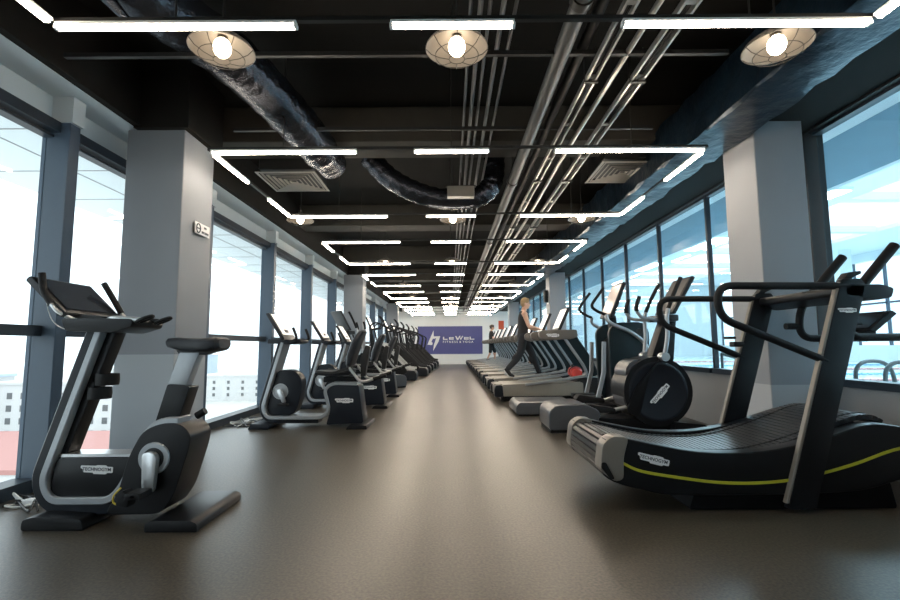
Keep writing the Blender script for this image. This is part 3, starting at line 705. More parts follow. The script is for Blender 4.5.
# ------------------------------------------------------------------ ellipticals
def elliptical(label, loc, rz=0):
    t = thing('elliptical_trainer', label, 'elliptical trainer', loc, rz, 'elliptical trainers')
    MB().prof(fillet([(0, .03), (.0, .24), (.08, .31), (.42, .33), (.60, .24), (.55, .03)], .05, 4), -.3, .3, .025, 3).build('rear_base', 'pewter', t)
    MB().box(.02, .5, -.28, .28, 0, .035).build('rear_foot', 'rubber', t)
    MB().prof(fillet([(.4, .02), (.45, .16), (.9, .14), (1.45, .2), (1.5, .02)], .02, 3), -.2, .2, .01).build('base_beam', 'black', t)
    MB().prof(fillet([(1.42, 0), (1.8, 0), (1.78, .09), (1.45, .12)], .02, 3), -.33, .33, .012).build('front_foot', 'black', t)
    MB().cyl((1.29, -.25, .46), (1.29, .2, .46), .40, n=48, bev=.03).build('flywheel_housing', 'black', t)
    MB().lathe([(.0, .0), (.30, .0), (.31, .006), (.335, .006), (.345, 0)], (1.29, -.252, .46), (0, -1, 0), 40).build('flywheel_ring', 'navy', t)
    for (x, z, r) in ((1.10, .66, .17), (1.05, .38, .155)):
        MB().cyl((x, -.21, z), (x, .17, z), r, n=32, bev=.04).build('crank_cover', 'pewter', t)
    MB().prof(fillet([(1.18, .62), (1.36, .88), (1.02, .5), (.9, .24), (1.05, .16)], .05, 3), -.27, -.24, .008).build('cover_arm', 'black', t)
    logo(t, 1.30, -.262, .43, .26, R(48))
    MB().prof(fillet([(1.28, .80), (1.56, .80), (1.62, 1.34), (1.50, 1.38)], .02, 3), -.09, .09, .02).build('neck', 'black', t)
    MB().box(1.38, 1.6, -.2, .2, 1.28, 1.36, .02).build('console_tray', 'shell', t)
    d_ = MB().prof(fillet([(1.50, 1.38), (1.54, 1.36), (1.80, 1.80), (1.76, 1.82)], .012, 3), -.24, .24, .012).build('display', 'shell', t)
    MB().prof([(1.515, 1.42), (1.52, 1.418), (1.745, 1.792), (1.74, 1.795)], -.21, .21).build('screen', 'litdim', d_)
    for s_ in (-1, 1):
        MB().tube(catmull([(1.36, s_ * .29, .86), (1.40, s_ * .31, 1.1), (1.40, s_ * .32, 1.32), (1.42, s_ * .32, 1.42)], 6), .024, 12).build('moving_arm', 'silver', t)
        MB().tube(catmull([(1.42, s_ * .32, 1.42), (1.5, s_ * .31, 1.6), (1.60, s_ * .29, 1.79)], 6), .024, 12).build('arm_grip', 'rubber', t)
        MB().cyl((1.36, s_ * .22, .86), (1.36, s_ * .33, .86), .05, n=20, bev=.01).build('arm_pivot', 'chrome', t)
        MB().tube(catmull([(1.46, s_ * .1, 1.31), (1.3, s_ * .14, 1.31), (1.17, s_ * .17, 1.33), (1.11, s_ * .17, 1.40)], 6), .02, 10).build('fixed_handle', 'silver', t)
        MB().tube(catmull([(1.11, s_ * .17, 1.40), (1.11, s_ * .17, 1.46), (1.15, s_ * .17, 1.58)], 6), .024, 10).build('handle_grip', 'rubber', t)
        dz = .07 if s_ > 0 else 0
        MB().prof(fillet([(.42, .25 + dz), (.46, .32 + dz), (.78, .27 + dz), (.78, .22 + dz), (.46, .22 + dz)], .02, 3), s_ * .19 - .08, s_ * .19 + .08, .01).build('foot_plate', 'rubber', t)
        MB().tube([(.22, s_ * .19, .30), (.6, s_ * .19, .20 + dz), (1.02, s_ * .19, .30 + dz)], .022, 10).build('pedal_link', 'chrome', t)
    return t
el = elliptical('black elliptical trainer with big round flywheel cover behind the curved treadmill', (1.13, 5.85, 0))
dup(el, (-1.25, 12.0, 0), R(220), 'elliptical trainer on the left, just before the second column')

# lateral trainer with tall rounded shroud
t = thing('lateral_trainer', 'cross trainer with tall rounded dark shroud between elliptical and treadmills', 'cross trainer', (.94, 7.3, 0))
MB().prof(fillet([(0, .02), (0, .13), (.05, .185), (.85, .185), (.95, .1), (.95, .02)], .03, 3), -.4, .4, .015).build('step_platform', 'pewter', t)
MB().box(.04, .9, -.37, .37, 0, .025).build('platform_foot', 'rubber', t)
MB().prof(fillet([(.85, 0), (2.0, 0), (2.0, .12), (.9, .16)], .03, 3), -.3, .3, .015).build('base', 'black', t)
MB().prof(fillet([(1.40, .35), (1.38, 1.22), (1.5, 1.33), (1.88, 1.335), (1.975, 1.22), (1.96, .2), (1.5, .1)], .09, 5), -.34, -.26, .015).build('side_shroud', 'teal', t)
MB().prof(fillet([(1.40, .35), (1.38, 1.22), (1.5, 1.33), (1.88, 1.335), (1.975, 1.22), (1.96, .2), (1.5, .1)], .09, 5), .26, .34, .015).build('side_shroud', 'teal', t)
MB().prof(fillet([(1.5, .1), (1.5, 1.1), (1.9, 1.2), (1.9, .1)], .05, 3), -.26, .26, .0).build('core_body', 'black', t)
MB().lathe([(.0, .0), (.035, 0), (.04, .006), (.05, .006), (.052, -.01)], (1.83, -.342, 1.19), (0, -1, 0), 24).build('cap', 'shell', t)
for s_ in (-1, 1):
    MB().tube(catmull([(1.95, s_ * .38, .78), (1.9, s_ * .38, 1.0), (1.7, s_ * .38, 1.18), (1.45, s_ * .38, 1.29), (1.36, s_ * .38, 1.36), (1.35, s_ * .36, 1.44)], 6), .028, 12).build('moving_arm', 'silver', t)
    MB().tube(catmull([(1.35, s_ * .36, 1.44), (1.22, s_ * .34, 1.5), (1.15, s_ * .34, 1.58), (1.24, s_ * .34, 1.72), (1.33, s_ * .34, 1.84)], 6), .022, 10).build('arm_grip', 'rubber', t)
    MB().sweep([(1.2, .22), (1.3, .6), (1.32, 1.05)], .03, s_ * .3 - .02, s_ * .3 + .02, .006).build('leg_strut', 'silver', t)
    MB().box(.95, 1.3, s_ * .17 - .09, s_ * .17 + .09, .2, .26, .015).build('foot_plate', 'rubber', t)
MB().prof([(1.5, 1.2), (1.62, 1.2), (1.60, 1.45), (1.50, 1.45)], -.05, .05, .01).build('neck', 'black', t)
d_ = MB().prof(fillet([(1.44, 1.42), (1.50, 1.40), (1.71, 1.93), (1.66, 1.945)], .012, 3), -.24, .24, .012).build('display', 'shell', t)
MB().prof([(1.455, 1.47), (1.46, 1.468), (1.648, 1.912), (1.643, 1.914)], -.21, .21).build('screen', 'littan', d_)

# ------------------------------------------------------------------ treadmills
def treadmill(label, loc):
    t = thing('treadmill', label, 'treadmill', loc, 0, 'treadmills along the right side')
    MB().box(.12, 1.8, -.33, .33, 0, .1, .01).build('base_frame', 'black', t)
    MB().prof(fillet([(.03, .09), (.02, .26), (.08, .285), (1.6, .33), (1.6, .1)], .03, 3), -.43, .43, .012).build('deck', 'deckgrey', t)
    MB().prof(fillet([(0, .08), (-.01, .2), (.02, .288), (.14, .295), (.16, .08)], .03, 3), -.45, -.28, .015).build('end_cap', 'navy', t)
    MB().prof(fillet([(0, .08), (-.01, .2), (.02, .288), (.14, .295), (.16, .08)], .03, 3), .28, .45, .015).build('end_cap', 'navy', t)
    MB().sweep([(p[0], p[1]) for p in catmull([(.03, .22, 0), (.06, .285, 0), (.12, .292, 0), (1.55, .335, 0)], 5)], .006, -.28, .28).build('running_belt', 'belt', t)
    for s_ in (-1, 1):
        MB().prof([(.15, .285), (.15, .3), (1.55, .342), (1.55, .327)], s_ * .36 - .075, s_ * .36 + .075, .004, 1).build('side_rail', 'deckgrey', t)
    MB().prof(fillet([(1.42, .12), (1.45, .34), (1.6, .42), (1.88, .42), (1.96, .34), (1.96, .1)], .05, 4), -.4, .4, .02).build('motor_cover', 'shell', t)
    MB().box(1.6, 1.95, -.3, .3, 0, .11).build('front_foot', 'rubber', t)
    for s_ in (-1, 1):
        pa = [(p[0], p[1]) for p in fillet([(.55, .30), (1.40, .41), (1.68, .46), (1.62, .62), (1.27, 1.15)], .09, 5, closed=False)]
        MB().sweep(pa, .021, s_ * .44 - .035, s_ * .44 + .035, .006).build('side_frame', 'silver', t)
        pb = [(1.78, .44), (1.72, .62), (1.60, .84), (1.48, 1.02), (1.38, 1.18)]
        MB().sweep([(p[0], p[1]) for p in catmull([(x, z, 0) for x, z in pb], 4)], .095, s_ * .44 - .03, s_ * .44 + .03, .01).build('upright', 'teal', t)
        MB().prof(fillet([(.82, 1.13), (.81, 1.23), (.87, 1.275), (1.50, 1.285), (1.52, 1.16), (1.4, 1.11), (.90, 1.095)], .03, 3), s_ * .43 - .055, s_ * .43 + .055, .015).build('arm_rest', 'beam', t)
    logo(t, 1.06, -.487, 1.185, .2)
    MB().prof(fillet([(1.22, 1.17), (1.22, 1.26), (1.5, 1.27), (1.5, 1.16)], .02, 3), -.38, .38, .01).build('console_bar', 'shell', t)
    MB().tube(catmull([(1.3, -.25, 1.22), (1.08, -.2, 1.25), (1.04, 0, 1.26), (1.08, .2, 1.25), (1.3, .25, 1.22)], 6), .018, 10).build('front_handle', 'rubber', t)
    d_ = MB().prof(fillet([(1.20, 1.28), (1.25, 1.26), (1.45, 1.69), (1.40, 1.71)], .012, 3), -.27, .27, .012).build('display', 'shell', t)
    MB().prof([(1.215, 1.325), (1.22, 1.323), (1.385, 1.68), (1.380, 1.682)], -.24, .24).build('screen', 'lit', d_)
    r_ = MB()
    for k in range(3): r_.prof([(1.24 - .005, 1.37), (1.24, 1.369), (1.285, 1.46), (1.28, 1.461)], -.2 + k * .14, -.1 + k * .14)
    r_.build('menu_tiles', 'litred', d_)
    return t
TX, TY, DT = .80, 9.1, 1.62
names = ['treadmill nearest the camera, with the red bundle lying on it', 'treadmill under the walking man in a sleeveless black top']
tm = treadmill(names[0], (TX, TY, 0))
for i in range(1, 10):
    lab = names[1] if i == 1 else ('treadmill under the woman with tied-up dark hair' if i == 8 else ('empty treadmill, %s in the row beyond the walking man' % ordn[i - 2] if i < 8 else 'last treadmill of the row, beyond the woman by the far wall'))
    dup(tm, (TX, TY + DT * i, 0), 0, lab)
# red bundle on first treadmill
t = thing('gym_bag', 'small red and black bundle lying on front cover of nearest treadmill', 'bag', (2.31, 8.87, .415))
rings = []
for (y, w, h) in ((-.15, .06, .08), (-.13, .10, .15), (-.03, .125, .20), (.05, .125, .19), (.13, .09, .15), (.15, .05, .07)):
    rings.append([(w * math.cos(a), y, h * .5 + .5 * h * math.copysign(abs(math.sin(a)) ** .8, math.sin(a)) + .01 * math.sin(3 * a + y * 30)) for a in [2 * math.pi * k / 18 for k in range(18)]])
MB().loft(rings).build('body', 'red', t)
m = MB()
for y in (-.06, .07): m.tube([(.128 * math.cos(a), y, .09 + .115 * math.sin(a)) for a in [math.pi * k / 10 for k in range(11)]], .009, 6)
m.tube(catmull([(-.06, -.06, .18), (-.05, -.03, .24), (-.04, .04, .24), (-.05, .07, .18)], 5), .008, 6)
m.build('strap', 'cablek', t)

# ------------------------------------------------------------------ curved treadmill (right foreground)
SO = (1.95, 3.34, 0)
ct = thing('curved_treadmill', 'black curved slat treadmill with yellow stripe in right foreground', 'treadmill', SO)
def sb(mb, name, m, parent=ct): return mb.build(name, m, parent, SO)
YN, YFA = 2.94, 3.76
side = [(.905, .25), (.925, .40), (1.0, .445), (1.21, .405), (1.5, .355), (1.8, .35), (2.06, .385), (2.35, .46), (2.56, .515), (2.78, .49), (3.02, .43), (3.10, .36), (3.0, .28), (2.62, .16), (2.3, .11), (1.4, .10), (1.15, .135), (.98, .18)]
sd = [(p[0], p[1]) for p in catmull([(x, z, 0) for x, z in side], 3, closed=True)]
sb(MB().prof(sd, YN, YN + .1, .02, 3), 'side_panel', 'black')
sb(MB().prof(sd, YFA - .1, YFA, .02, 3), 'side_panel', 'black')
capp = fillet([(.895, .25), (.915, .405), (.975, .452), (1.075, .445), (1.04, .33), (1.035, .2), (.985, .185)], .03, 3)
for (a, b) in ((YN - .012, YN + .11), (YFA - .11, YFA + .012)):
    sb(MB().prof(capp, a, b, .018, 3), 'rear_cap', 'cream')
sb(MB().prof(fillet([(.90, .27), (.905, .3), (.93, .3), (.98, .205), (.955, .2)], .008, 2), YN - .018, YN + .03, .004), 'cap_inset', 'rubber')
bp = catmull([(.985, .185, 0), (.925, .235, 0), (.915, .33, 0), (.95, .405, 0), (1.05, .415, 0), (1.25, .365, 0), (1.5, .325, 0), (1.8, .32, 0), (2.06, .37, 0), (2.3, .45, 0), (2.5, .525, 0), (2.64, .545, 0), (2.74, .5, 0)], 24)
# resample into equal slats
cum = [0]
for a, b in zip(bp, bp[1:]): cum.append(cum[-1] + (b - a).length)
def at_s(sv):
    for i in range(len(cum) - 1):
        if cum[i + 1] >= sv:
            k = (sv - cum[i]) / max(1e-9, cum[i + 1] - cum[i]); return bp[i].lerp(bp[i + 1], k)
    return bp[-1]
sl = MB(); s_ = .0
while s_ + .036 < cum[-1]:
    a, b = at_s(s_ + .003), at_s(s_ + .035)
    d = (b - a).normalized(); n = V((-d.y, d.x, 0))
    q = [a - n * .02, b - n * .02, b + n * .005, b - d * .003 + n * .01, a + d * .003 + n * .01, a + n * .005]
    sl.prof([(p.x, p.y) for p in q], YN + .11, YFA - .11)
    s_ += .036
sb(sl, 'slat_belt', 'slat')
ln = MB()
for y in (YN + .18, YFA - .18):
    ln.sweep([(p.x, p.y + .012) for p in bp[80::6]], .002, y - .006, y + .006)
sb(ln, 'belt_line', 'rubber')
sb(MB().prof(fillet([(1.15, .16), (1.25, .3), (2.2, .3), (2.65, .42), (2.9, .3), (2.5, .14), (1.3, .12)], .05, 3), YN + .1, YFA - .1), 'under_tray', 'matte')
yp = catmull([(1.03, .295, 0), (1.145, .245, 0), (1.384, .204, 0), (1.62, .176, 0), (1.865, .174, 0), (2.107, .2, 0), (2.414, .275, 0), (2.724, .372, 0), (3.06, .47 - .08, 0)], 6)
sb(MB().sweep([(p.x, p.y) for p in yp], .008, YN - .006, YN + .01), 'yellow_stripe', 'yellow')
sb(MB().sweep([(p.x, p.y) for p in yp], .008, YFA - .01, YFA + .006), 'yellow_stripe', 'yellow')
sb(MB().prof(fillet([(1.45, 0), (2.72, 0), (2.68, .2), (2.3, .16), (1.5, .13)], .02, 3), YN + .06, YFA - .03, .008), 'base', 'matte')
for (ya, yb) in ((YN - .035, YN + .008), (YFA - .03, YFA + .013)):
    u = MB().prof(fillet([(1.99, .03), (2.155, .03), (2.565, 1.36), (2.54, 1.40), (2.42, 1.40)], .012, 3), ya, yb, .008)
    u = sb(u, 'upright', 'black')
    sb(MB().prof([(2.0, .06), (1.982, .06), (2.398, 1.38), (2.416, 1.38)], ya + .004, yb - .004, .003, 1), 'edge_trim', 'cream', u)
    ym = (ya + yb) / 2
    hr = fillet([(2.47, ym, 1.357), (1.66, ym, 1.362), (1.66, ym, 1.165), (2.30, ym, .895)], .17, 8, closed=False)
    sb(MB().tube(hr, .0235, 14), 'handrail', 'rubber')
for y in (3.12, 3.54):
    ph = fillet([(2.965, y, 1.645), (2.61, y, 1.255), (2.60, y, 1.04), (3.10, y, 1.04)], .13, 8, closed=False)
    sb(MB().tube(ph, .026, 14), 'push_handle', 'rubber')
    sb(MB().tube([(2.97, y, 1.651), (2.71, y, 1.365)], .031, 14), 'push_grip', 'rubber')
    sb(MB().tube([(2.60, y, 1.13), (2.5, y, 1.13)], .024, 12), 'handle_stem', 'rubber')
sb(MB().prof(fillet([(2.44, 1.30), (2.44, 1.36), (2.66, 1.365), (2.74, 1.34), (2.72, 1.28), (2.62, 1.265)], .02, 3), YN - .035, YFA + .035, .012), 'cross_bar', 'black')
sb(MB().tube([(3.08, 3.1, 1.04), (3.08, 3.56, 1.04)], .024, 12), 'front_bar', 'rubber')
dd = sb(MB().prof(fillet([(2.82, 1.09), (2.86, 1.075), (3.02, 1.20), (2.985, 1.225)], .012, 3), 3.2, 3.5, .01), 'display', 'black')
sb(MB().prof([(2.83, 1.107), (2.834, 1.104), (2.98, 1.217), (2.976, 1.22)], 3.22, 3.48), 'screen', 'screen', dd)
sb(MB().box(2.86, 2.96, 3.3, 3.4, 1.04, 1.14, .01), 'display_mount', 'rubber')
for y in (YN, YFA):
    sb(MB().prof(fillet([(2.43, 1.39), (2.47, 1.44), (2.55, 1.45), (2.55, 1.43), (2.50, 1.41), (2.48, 1.39)], .008, 2), y - .03, y + .03, .005), 'lever', 'rubber')
m = MB(); m.box(2.18, 2.26, YFA - .1, YFA - .03, .98, 1.02, .01); m.box(2.14, 2.2, YFA - .1, YFA - .03, 1.04, 1.06, .006)
sb(m, 'gear_lever', 'rubber')
logo(ct, 1.22 - SO[0], YN - .003 - SO[1], .315, .17, R(-14))
logo(ct, 2.435 - SO[0], YN - .037 - SO[1], 1.205, .10, R(0))
# cable by the wall
tag(MB().tube(catmull([(2.92, 2.9, .01), (3.02, 3.05, .012), (3.12, 3.0, .012), (3.2, 3.15, .01), (3.18, 3.4, .01)], 6), .009, 8).build('power_cable', 'cablew'), 'pale power cable on the floor at the foot of right wall', 'cable')

# ------------------------------------------------------------------ stair climbers at the left far end
def climber(label, loc, rz, rail_m):
    t = thing('stair_climber', label, 'stair climber', loc, rz, 'stair climbers at the far left')
    MB().prof(fillet([(0, .02), (.0, .20), (.06, .28), (.70, .30), (.75, .02)], .04, 3), -.38, .38, .02).build('base', 'navy', t)
    MB().box(.04, .7, -.35, .35, 0, .025).build('foot', 'rubber', t)
    body = fillet([(.25, .25), (.38, .46), (1.02, 1.06), (1.3, 1.12), (1.46, .95), (1.5, .02), (.7, .02)], .05, 3)
    for s_ in (-1, 1):
        MB().prof(body, s_ * .34 - .05, s_ * .34 + .05, .015).build('side_panel', 'black', t)
        MB().sweep([(p[0], p[1]) for p in fillet([(.05, .33), (.26, .36), (.95, 1.06), (1.1, 1.1)], .06, 4, closed=False)], .035, s_ * .40 - .03, s_ * .40 + .03, .008).build('side_rail', rail_m, t)
        MB().tube(fillet([(1.25, s_ * .33, 1.08), (1.38, s_ * .33, 1.62), (1.2, s_ * .33, 1.72), (.62, s_ * .33, 1.42), (.72, s_ * .33, .84)], .1, 5, closed=False), .022, 10).build('handrail', 'rubber', t)
        MB().tube(fillet([(1.36, s_ * .2, 1.5), (1.1, s_ * .2, 1.55), (1.02, s_ * .2, 1.75), (1.15, s_ * .2, 1.92)], .08, 4, closed=False), .02, 8).build('curved_handle', 'rubber', t)
    for k in range(4): MB().box(.28 + k * .2, .52 + k * .2, -.29, .29, .26 + k * .19, .31 + k * .19, .008, 1).build('step', 'shell', t)
    MB().prof([(1.0, .02), (1.0, .95), (1.4, 1.0), (1.45, .02)], -.29, .29).build('core_body', 'matte', t)
    MB().prof([(1.3, 1.0), (1.4, 1.0), (1.46, 1.6), (1.38, 1.6)], -.06, .06, .01).build('neck', 'black', t)
    d_ = MB().prof(fillet([(1.33, 1.50), (1.37, 1.48), (1.53, 1.86), (1.49, 1.88)], .012, 3), -.24, .24, .012).build('display', 'shell', t)
    MB().prof([(1.342, 1.54), (1.347, 1.538), (1.482, 1.855), (1.477, 1.857)], -.21, .21).build('screen', 'lit', d_)
    return t
c1 = climber('stair climber with bright silver side rail beyond the recumbent bikes', (-.98, 14.35, 0), R(180), 'pale')
c2 = climber('dark stair climber, first one behind the silver-railed climber', (-.75, 16.3, 0), R(180), 'shell')
for i, (x, y) in enumerate(((-.72, 18.1), (-.68, 19.9), (-.6, 21.7), (-.55, 23.6))):
    dup(c2, (x, y, 0), R(180), 'dark stair climber, %s one behind the silver-railed climber' % ordn[i + 1] if i < 3 else 'dark stair climber furthest back, beside the blue banner')

# ------------------------------------------------------------------ people
def remesh(mb, name, m, parent, vox=.008, smooth=4):
    o = mb.build(name, m, None)
    md = o.modifiers.new('r', 'REMESH'); md.mode = 'VOXEL'; md.voxel_size = vox
    ms = o.modifiers.new('s', 'SMOOTH'); ms.iterations = smooth; ms.factor = .5
    bpy.context.view_layer.update()
    me = bpy.data.meshes.new_from_object(o.evaluated_get(bpy.context.evaluated_depsgraph_get()))
    o.modifiers.clear(); old = o.data; o.data = me; bpy.data.meshes.remove(old); me.name = name
    me.materials.clear(); me.materials.append(M[m])
    for p in me.polygons: p.use_smooth = True
    o.parent = parent
    return o
def ring_e(c, rx, ry, n=20): return [(c[0] + rx * math.cos(2 * math.pi * k / n), c[1] + ry * math.sin(2 * math.pi * k / n), c[2]) for k in range(n)]
def limb(mb, pts, rad, n=14):
    mb.tube(pts, rad, n)
    for p, r in zip(pts, rad): mb.ell(p, r * .99, 14, 8)
def dense(pts, rad, n=5):
    P = catmull(pts, n); out = []
    for i in range(len(rad) - 1):
        for k in range(n): out.append(rad[i] + (rad[i + 1] - rad[i]) * k / n)
    return P, out + [rad[-1]]
def hand(mb, w, fwd, down, side, s=1.0):
    """palm from wrist w along fwd, fingers curling towards down; thumb on the side direction"""
    w, f, d, sd = V(w), V(fwd).normalized(), V(down).normalized(), V(side).normalized()
    for j in range(5):
        mb.tube([w + sd * (-.03 + .015 * j) * s * .6, w + f * .085 * s + sd * (-.032 + .016 * j) * s], [.015 * s, .013 * s], 10)
    for j, L in enumerate((.062, .078, .084, .074)):
        b = w + f * .082 * s + sd * (.032 - .0215 * j) * s
        p1 = b + f * L * .45 * s + d * .008 * s; p2 = p1 + (f * .55 + d * .8).normalized() * L * .35 * s; p3 = p2 + (f * -.2 + d).normalized() * L * .3 * s
        mb.tube([b - f * .03 * s, b, p1, p2, p3], [.0095 * s, .0095 * s, .009 * s, .0085 * s, .007 * s], 8); mb.ell(p3, .007 * s, 8, 6)
    b = w + f * .03 * s + sd * .03 * s
    mb.tube([w + f * .015 * s, b, b + (f * .6 + sd * .6 + d * .2).normalized() * .035 * s, b + (f * .85 + sd * .35 + d * .5).normalized() * .066 * s], [.014 * s, .013 * s, .0105 * s, .008 * s], 8)
def head(mb, c, k=1.0, tilt=0.0):
    """head centred at c, facing +x"""
    c = V(c); q = Quaternion((0, 1, 0), tilt)
    def L(x, y, z): return c + q @ V((x * k, y * k, z * k))
    mb.ell(L(-.012, 0, .03), (.098 * k, .076 * k, .098 * k), 20, 14, q)
    mb.ell(L(.022, 0, -.045), (.066 * k, .056 * k, .075 * k), 18, 12, q)
    mb.ell(L(.05, 0, -.09), (.03 * k, .028 * k, .024 * k), 14, 10, q)              # chin
    mb.tube([L(.083, 0, .02), L(.097, 0, -.012), L(.104, 0, -.03), L(.088, 0, -.04)], [.008 * k, .011 * k, .015 * k, .012 * k], 10)
    mb.ell(L(.080, 0, -.066), (.012 * k, .024 * k, .007 * k), 12, 8, q)             # upper lip
    mb.ell(L(.077, 0, -.078), (.012 * k, .021 * k, .008 * k), 12, 8, q)
    mb.ell(L(.082, .0, .036), (.012 * k, .05 * k, .010 * k), 12, 8, q)              # brow
    for s_ in (-1, 1):
        mb.ell(L(-.01, s_ * .078, -.012), (.022 * k, .011 * k, .034 * k), 12, 8, q)
    return L
def eyes(L, parent, k=1.0):
    for s_ in (-1, 1): MB().ell(L(.080, s_ * .031, .012), (.010 * k, .014 * k, .008 * k), 12, 8).build('eye', 'eye', parent)

# --- walking man
PZ = .30
MO = (1.64, 10.72, 0)
man = None
def person(name_label, loc, build):
    mb = MB(); L = build(mb)
    o = remesh(mb, 'person', 'skin', None, .008, 3)
    o.location = loc
    tag(o, name_label, 'person'); return o, L
HJ = {-1: [(.0, -.09, .90), (-.10, -.10, .50), (-.345, -.10, .185)], 1: [(.0, .09, .90), (.215, .10, .515), (.36, .10, .105)]}
def man_body(mb):
    z = lambda p: (p[0], p[1], p[2] + PZ)
    tors = [(.0, .84, .09, .13), (.0, .90, .115, .165), (.005, 1.0, .105, .155), (.012, 1.1, .10, .148), (.02, 1.22, .112, .165), (.03, 1.33, .115, .185), (.028, 1.41, .095, .185), (.024, 1.46, .07, .12), (.024, 1.485, .058, .07)]
    mb.loft([ring_e((x, 0, zz + PZ), rx, ry) for x, zz, rx, ry in tors])
    mb.tube([z((.024, 0, 1.44)), z((.05, 0, 1.56))], [.062, .056], 16)
    L = head(mb, z((.075, 0, 1.645)), 1.03, R(2))
    for s_ in (-1, 1):
        h, kn, an = HJ[s_]
        P, r = dense([z(h), z(kn), z(an)], [.095, .062, .042], 5); limb(mb, P, r)
        mb.ell(z((kn[0] - .035, kn[1], kn[2] - .13)) if s_ > 0 else z((kn[0] - .10, kn[1], kn[2] - .10)), (.05, .05, .10))
        if s_ > 0: ft = [z((an[0] - .045, an[1], .045)), z((an[0] + .03, an[1], .05)), z((an[0] + .13, an[1], .04)), z((an[0] + .20, an[1], .028))]
        else: ft = [z((an[0] - .045, an[1], .155)), z((an[0] - .01, an[1], .115)), z((an[0] + .035, an[1], .055)), z((an[0] + .10, an[1], .028))]
        limb(mb, ft, [.036, .038, .036, .024])
        sh = (.02, s_ * .175, 1.41); el_ = (.10 if s_ < 0 else .08, s_ * .235, 1.13); wr = (.335 if s_ < 0 else .34, s_ * .21, 1.06)
        P, r = dense([z(sh), z(el_)], [.058, .043], 5); limb(mb, P, r)
        P, r = dense([z(el_), z(wr)], [.043, .028], 5); limb(mb, P, r)
        hand(mb, z(wr), (1, 0, .05), (.1, 0, -1), (0, -s_ * 1.0, .15))
    return L
man, Lh = person('man in black sleeveless top and black trousers walking on a treadmill', MO, man_body)
eyes(Lh, man)
# hair cap
def hair_cap(mb, L, k, front=.06, low=-.02):
    for (x, y, zz, r) in ((-.02, 0, .055, .098), (-.045, 0, .01, .085)):
        pass
    cs = [(-.015, 0, .045, (.10, .082, .095)), (-.052, 0, .0, (.062, .078, .075)), (.028, 0, .092, (.055, .06, .035)), (-.012, .066, .03, (.04, .018, .045)), (-.012, -.066, .03, (.04, .018, .045))]
    for x, y, zz, r in cs: mb.ell(L(x, y, zz), (r[0] * k, r[1] * k, r[2] * k), 18, 12)
mb = MB(); hair_cap(mb, Lh, 1.03)
# trim the face side
for v in mb.bm.verts: pass
remesh(mb, 'hair', 'hairb', man, .008, 3)
# clothing
mb = MB(); z = lambda p: (p[0], p[1], p[2] + PZ)
tors = [(.0, .90, .128, .175), (.0, .96, .122, .172), (.008, 1.05, .115, .164), (.014, 1.15, .116, .166), (.022, 1.25, .125, .180), (.03, 1.33, .128, .192), (.028, 1.40, .108, .172), (.024, 1.45, .088, .125), (.022, 1.475, .078, .09)]
mb.loft([ring_e((x, 0, zz + PZ), rx, ry) for x, zz, rx, ry in tors])
remesh(mb, 'sleeveless_top', 'cloth', man, .01, 3)
mb = MB()
mb.loft([ring_e((0, 0, .80 + PZ), .10, .13), ring_e((0, 0, .86 + PZ), .125, .17), ring_e((0, 0, .92 + PZ), .128, .178), ring_e((0, 0, .98 + PZ), .122, .17)])
for s_ in (-1, 1):
    h, kn, an = HJ[s_]
    a2 = (an[0], an[1], an[2] + .02)
    P, r = dense([z(h), z(kn), z(a2)], [.108, .082, .062], 6); limb(mb, P, r)
    mb.ell(z((kn[0] - .02, kn[1], kn[2] - .12)) if s_ > 0 else z((kn[0] - .09, kn[1], kn[2] - .09)), (.068, .062, .11))
remesh(mb, 'trousers', 'pants', man, .01, 4)
for s_ in (-1, 1):
    an = HJ[s_][2]
    if s_ > 0: ft = [z((an[0] - .05, an[1], .046)), z((an[0] + .03, an[1], .056)), z((an[0] + .13, an[1], .044)), z((an[0] + .205, an[1], .034))]
    else: ft = [z((an[0] - .055, an[1], .165)), z((an[0] - .02, an[1], .13)), z((an[0] + .035, an[1], .06)), z((an[0] + .10, an[1], .034))]
    mb = MB(); limb(mb, *dense(ft, [.042, .048, .044, .031], 4))
    sh_ = remesh(mb, 'shoe', 'cloth', man, .008, 3)
    mb = MB(); off_ = V((0, 0, -.03)) if s_ > 0 else V((-.028, 0, -.022))
    limb(mb, [V(p) + off_ for p in dense(ft, [0, 0, 0, 0], 4)[0]], [.026] * 13)
    remesh(mb, 'sole', 'white', sh_, .008, 3)

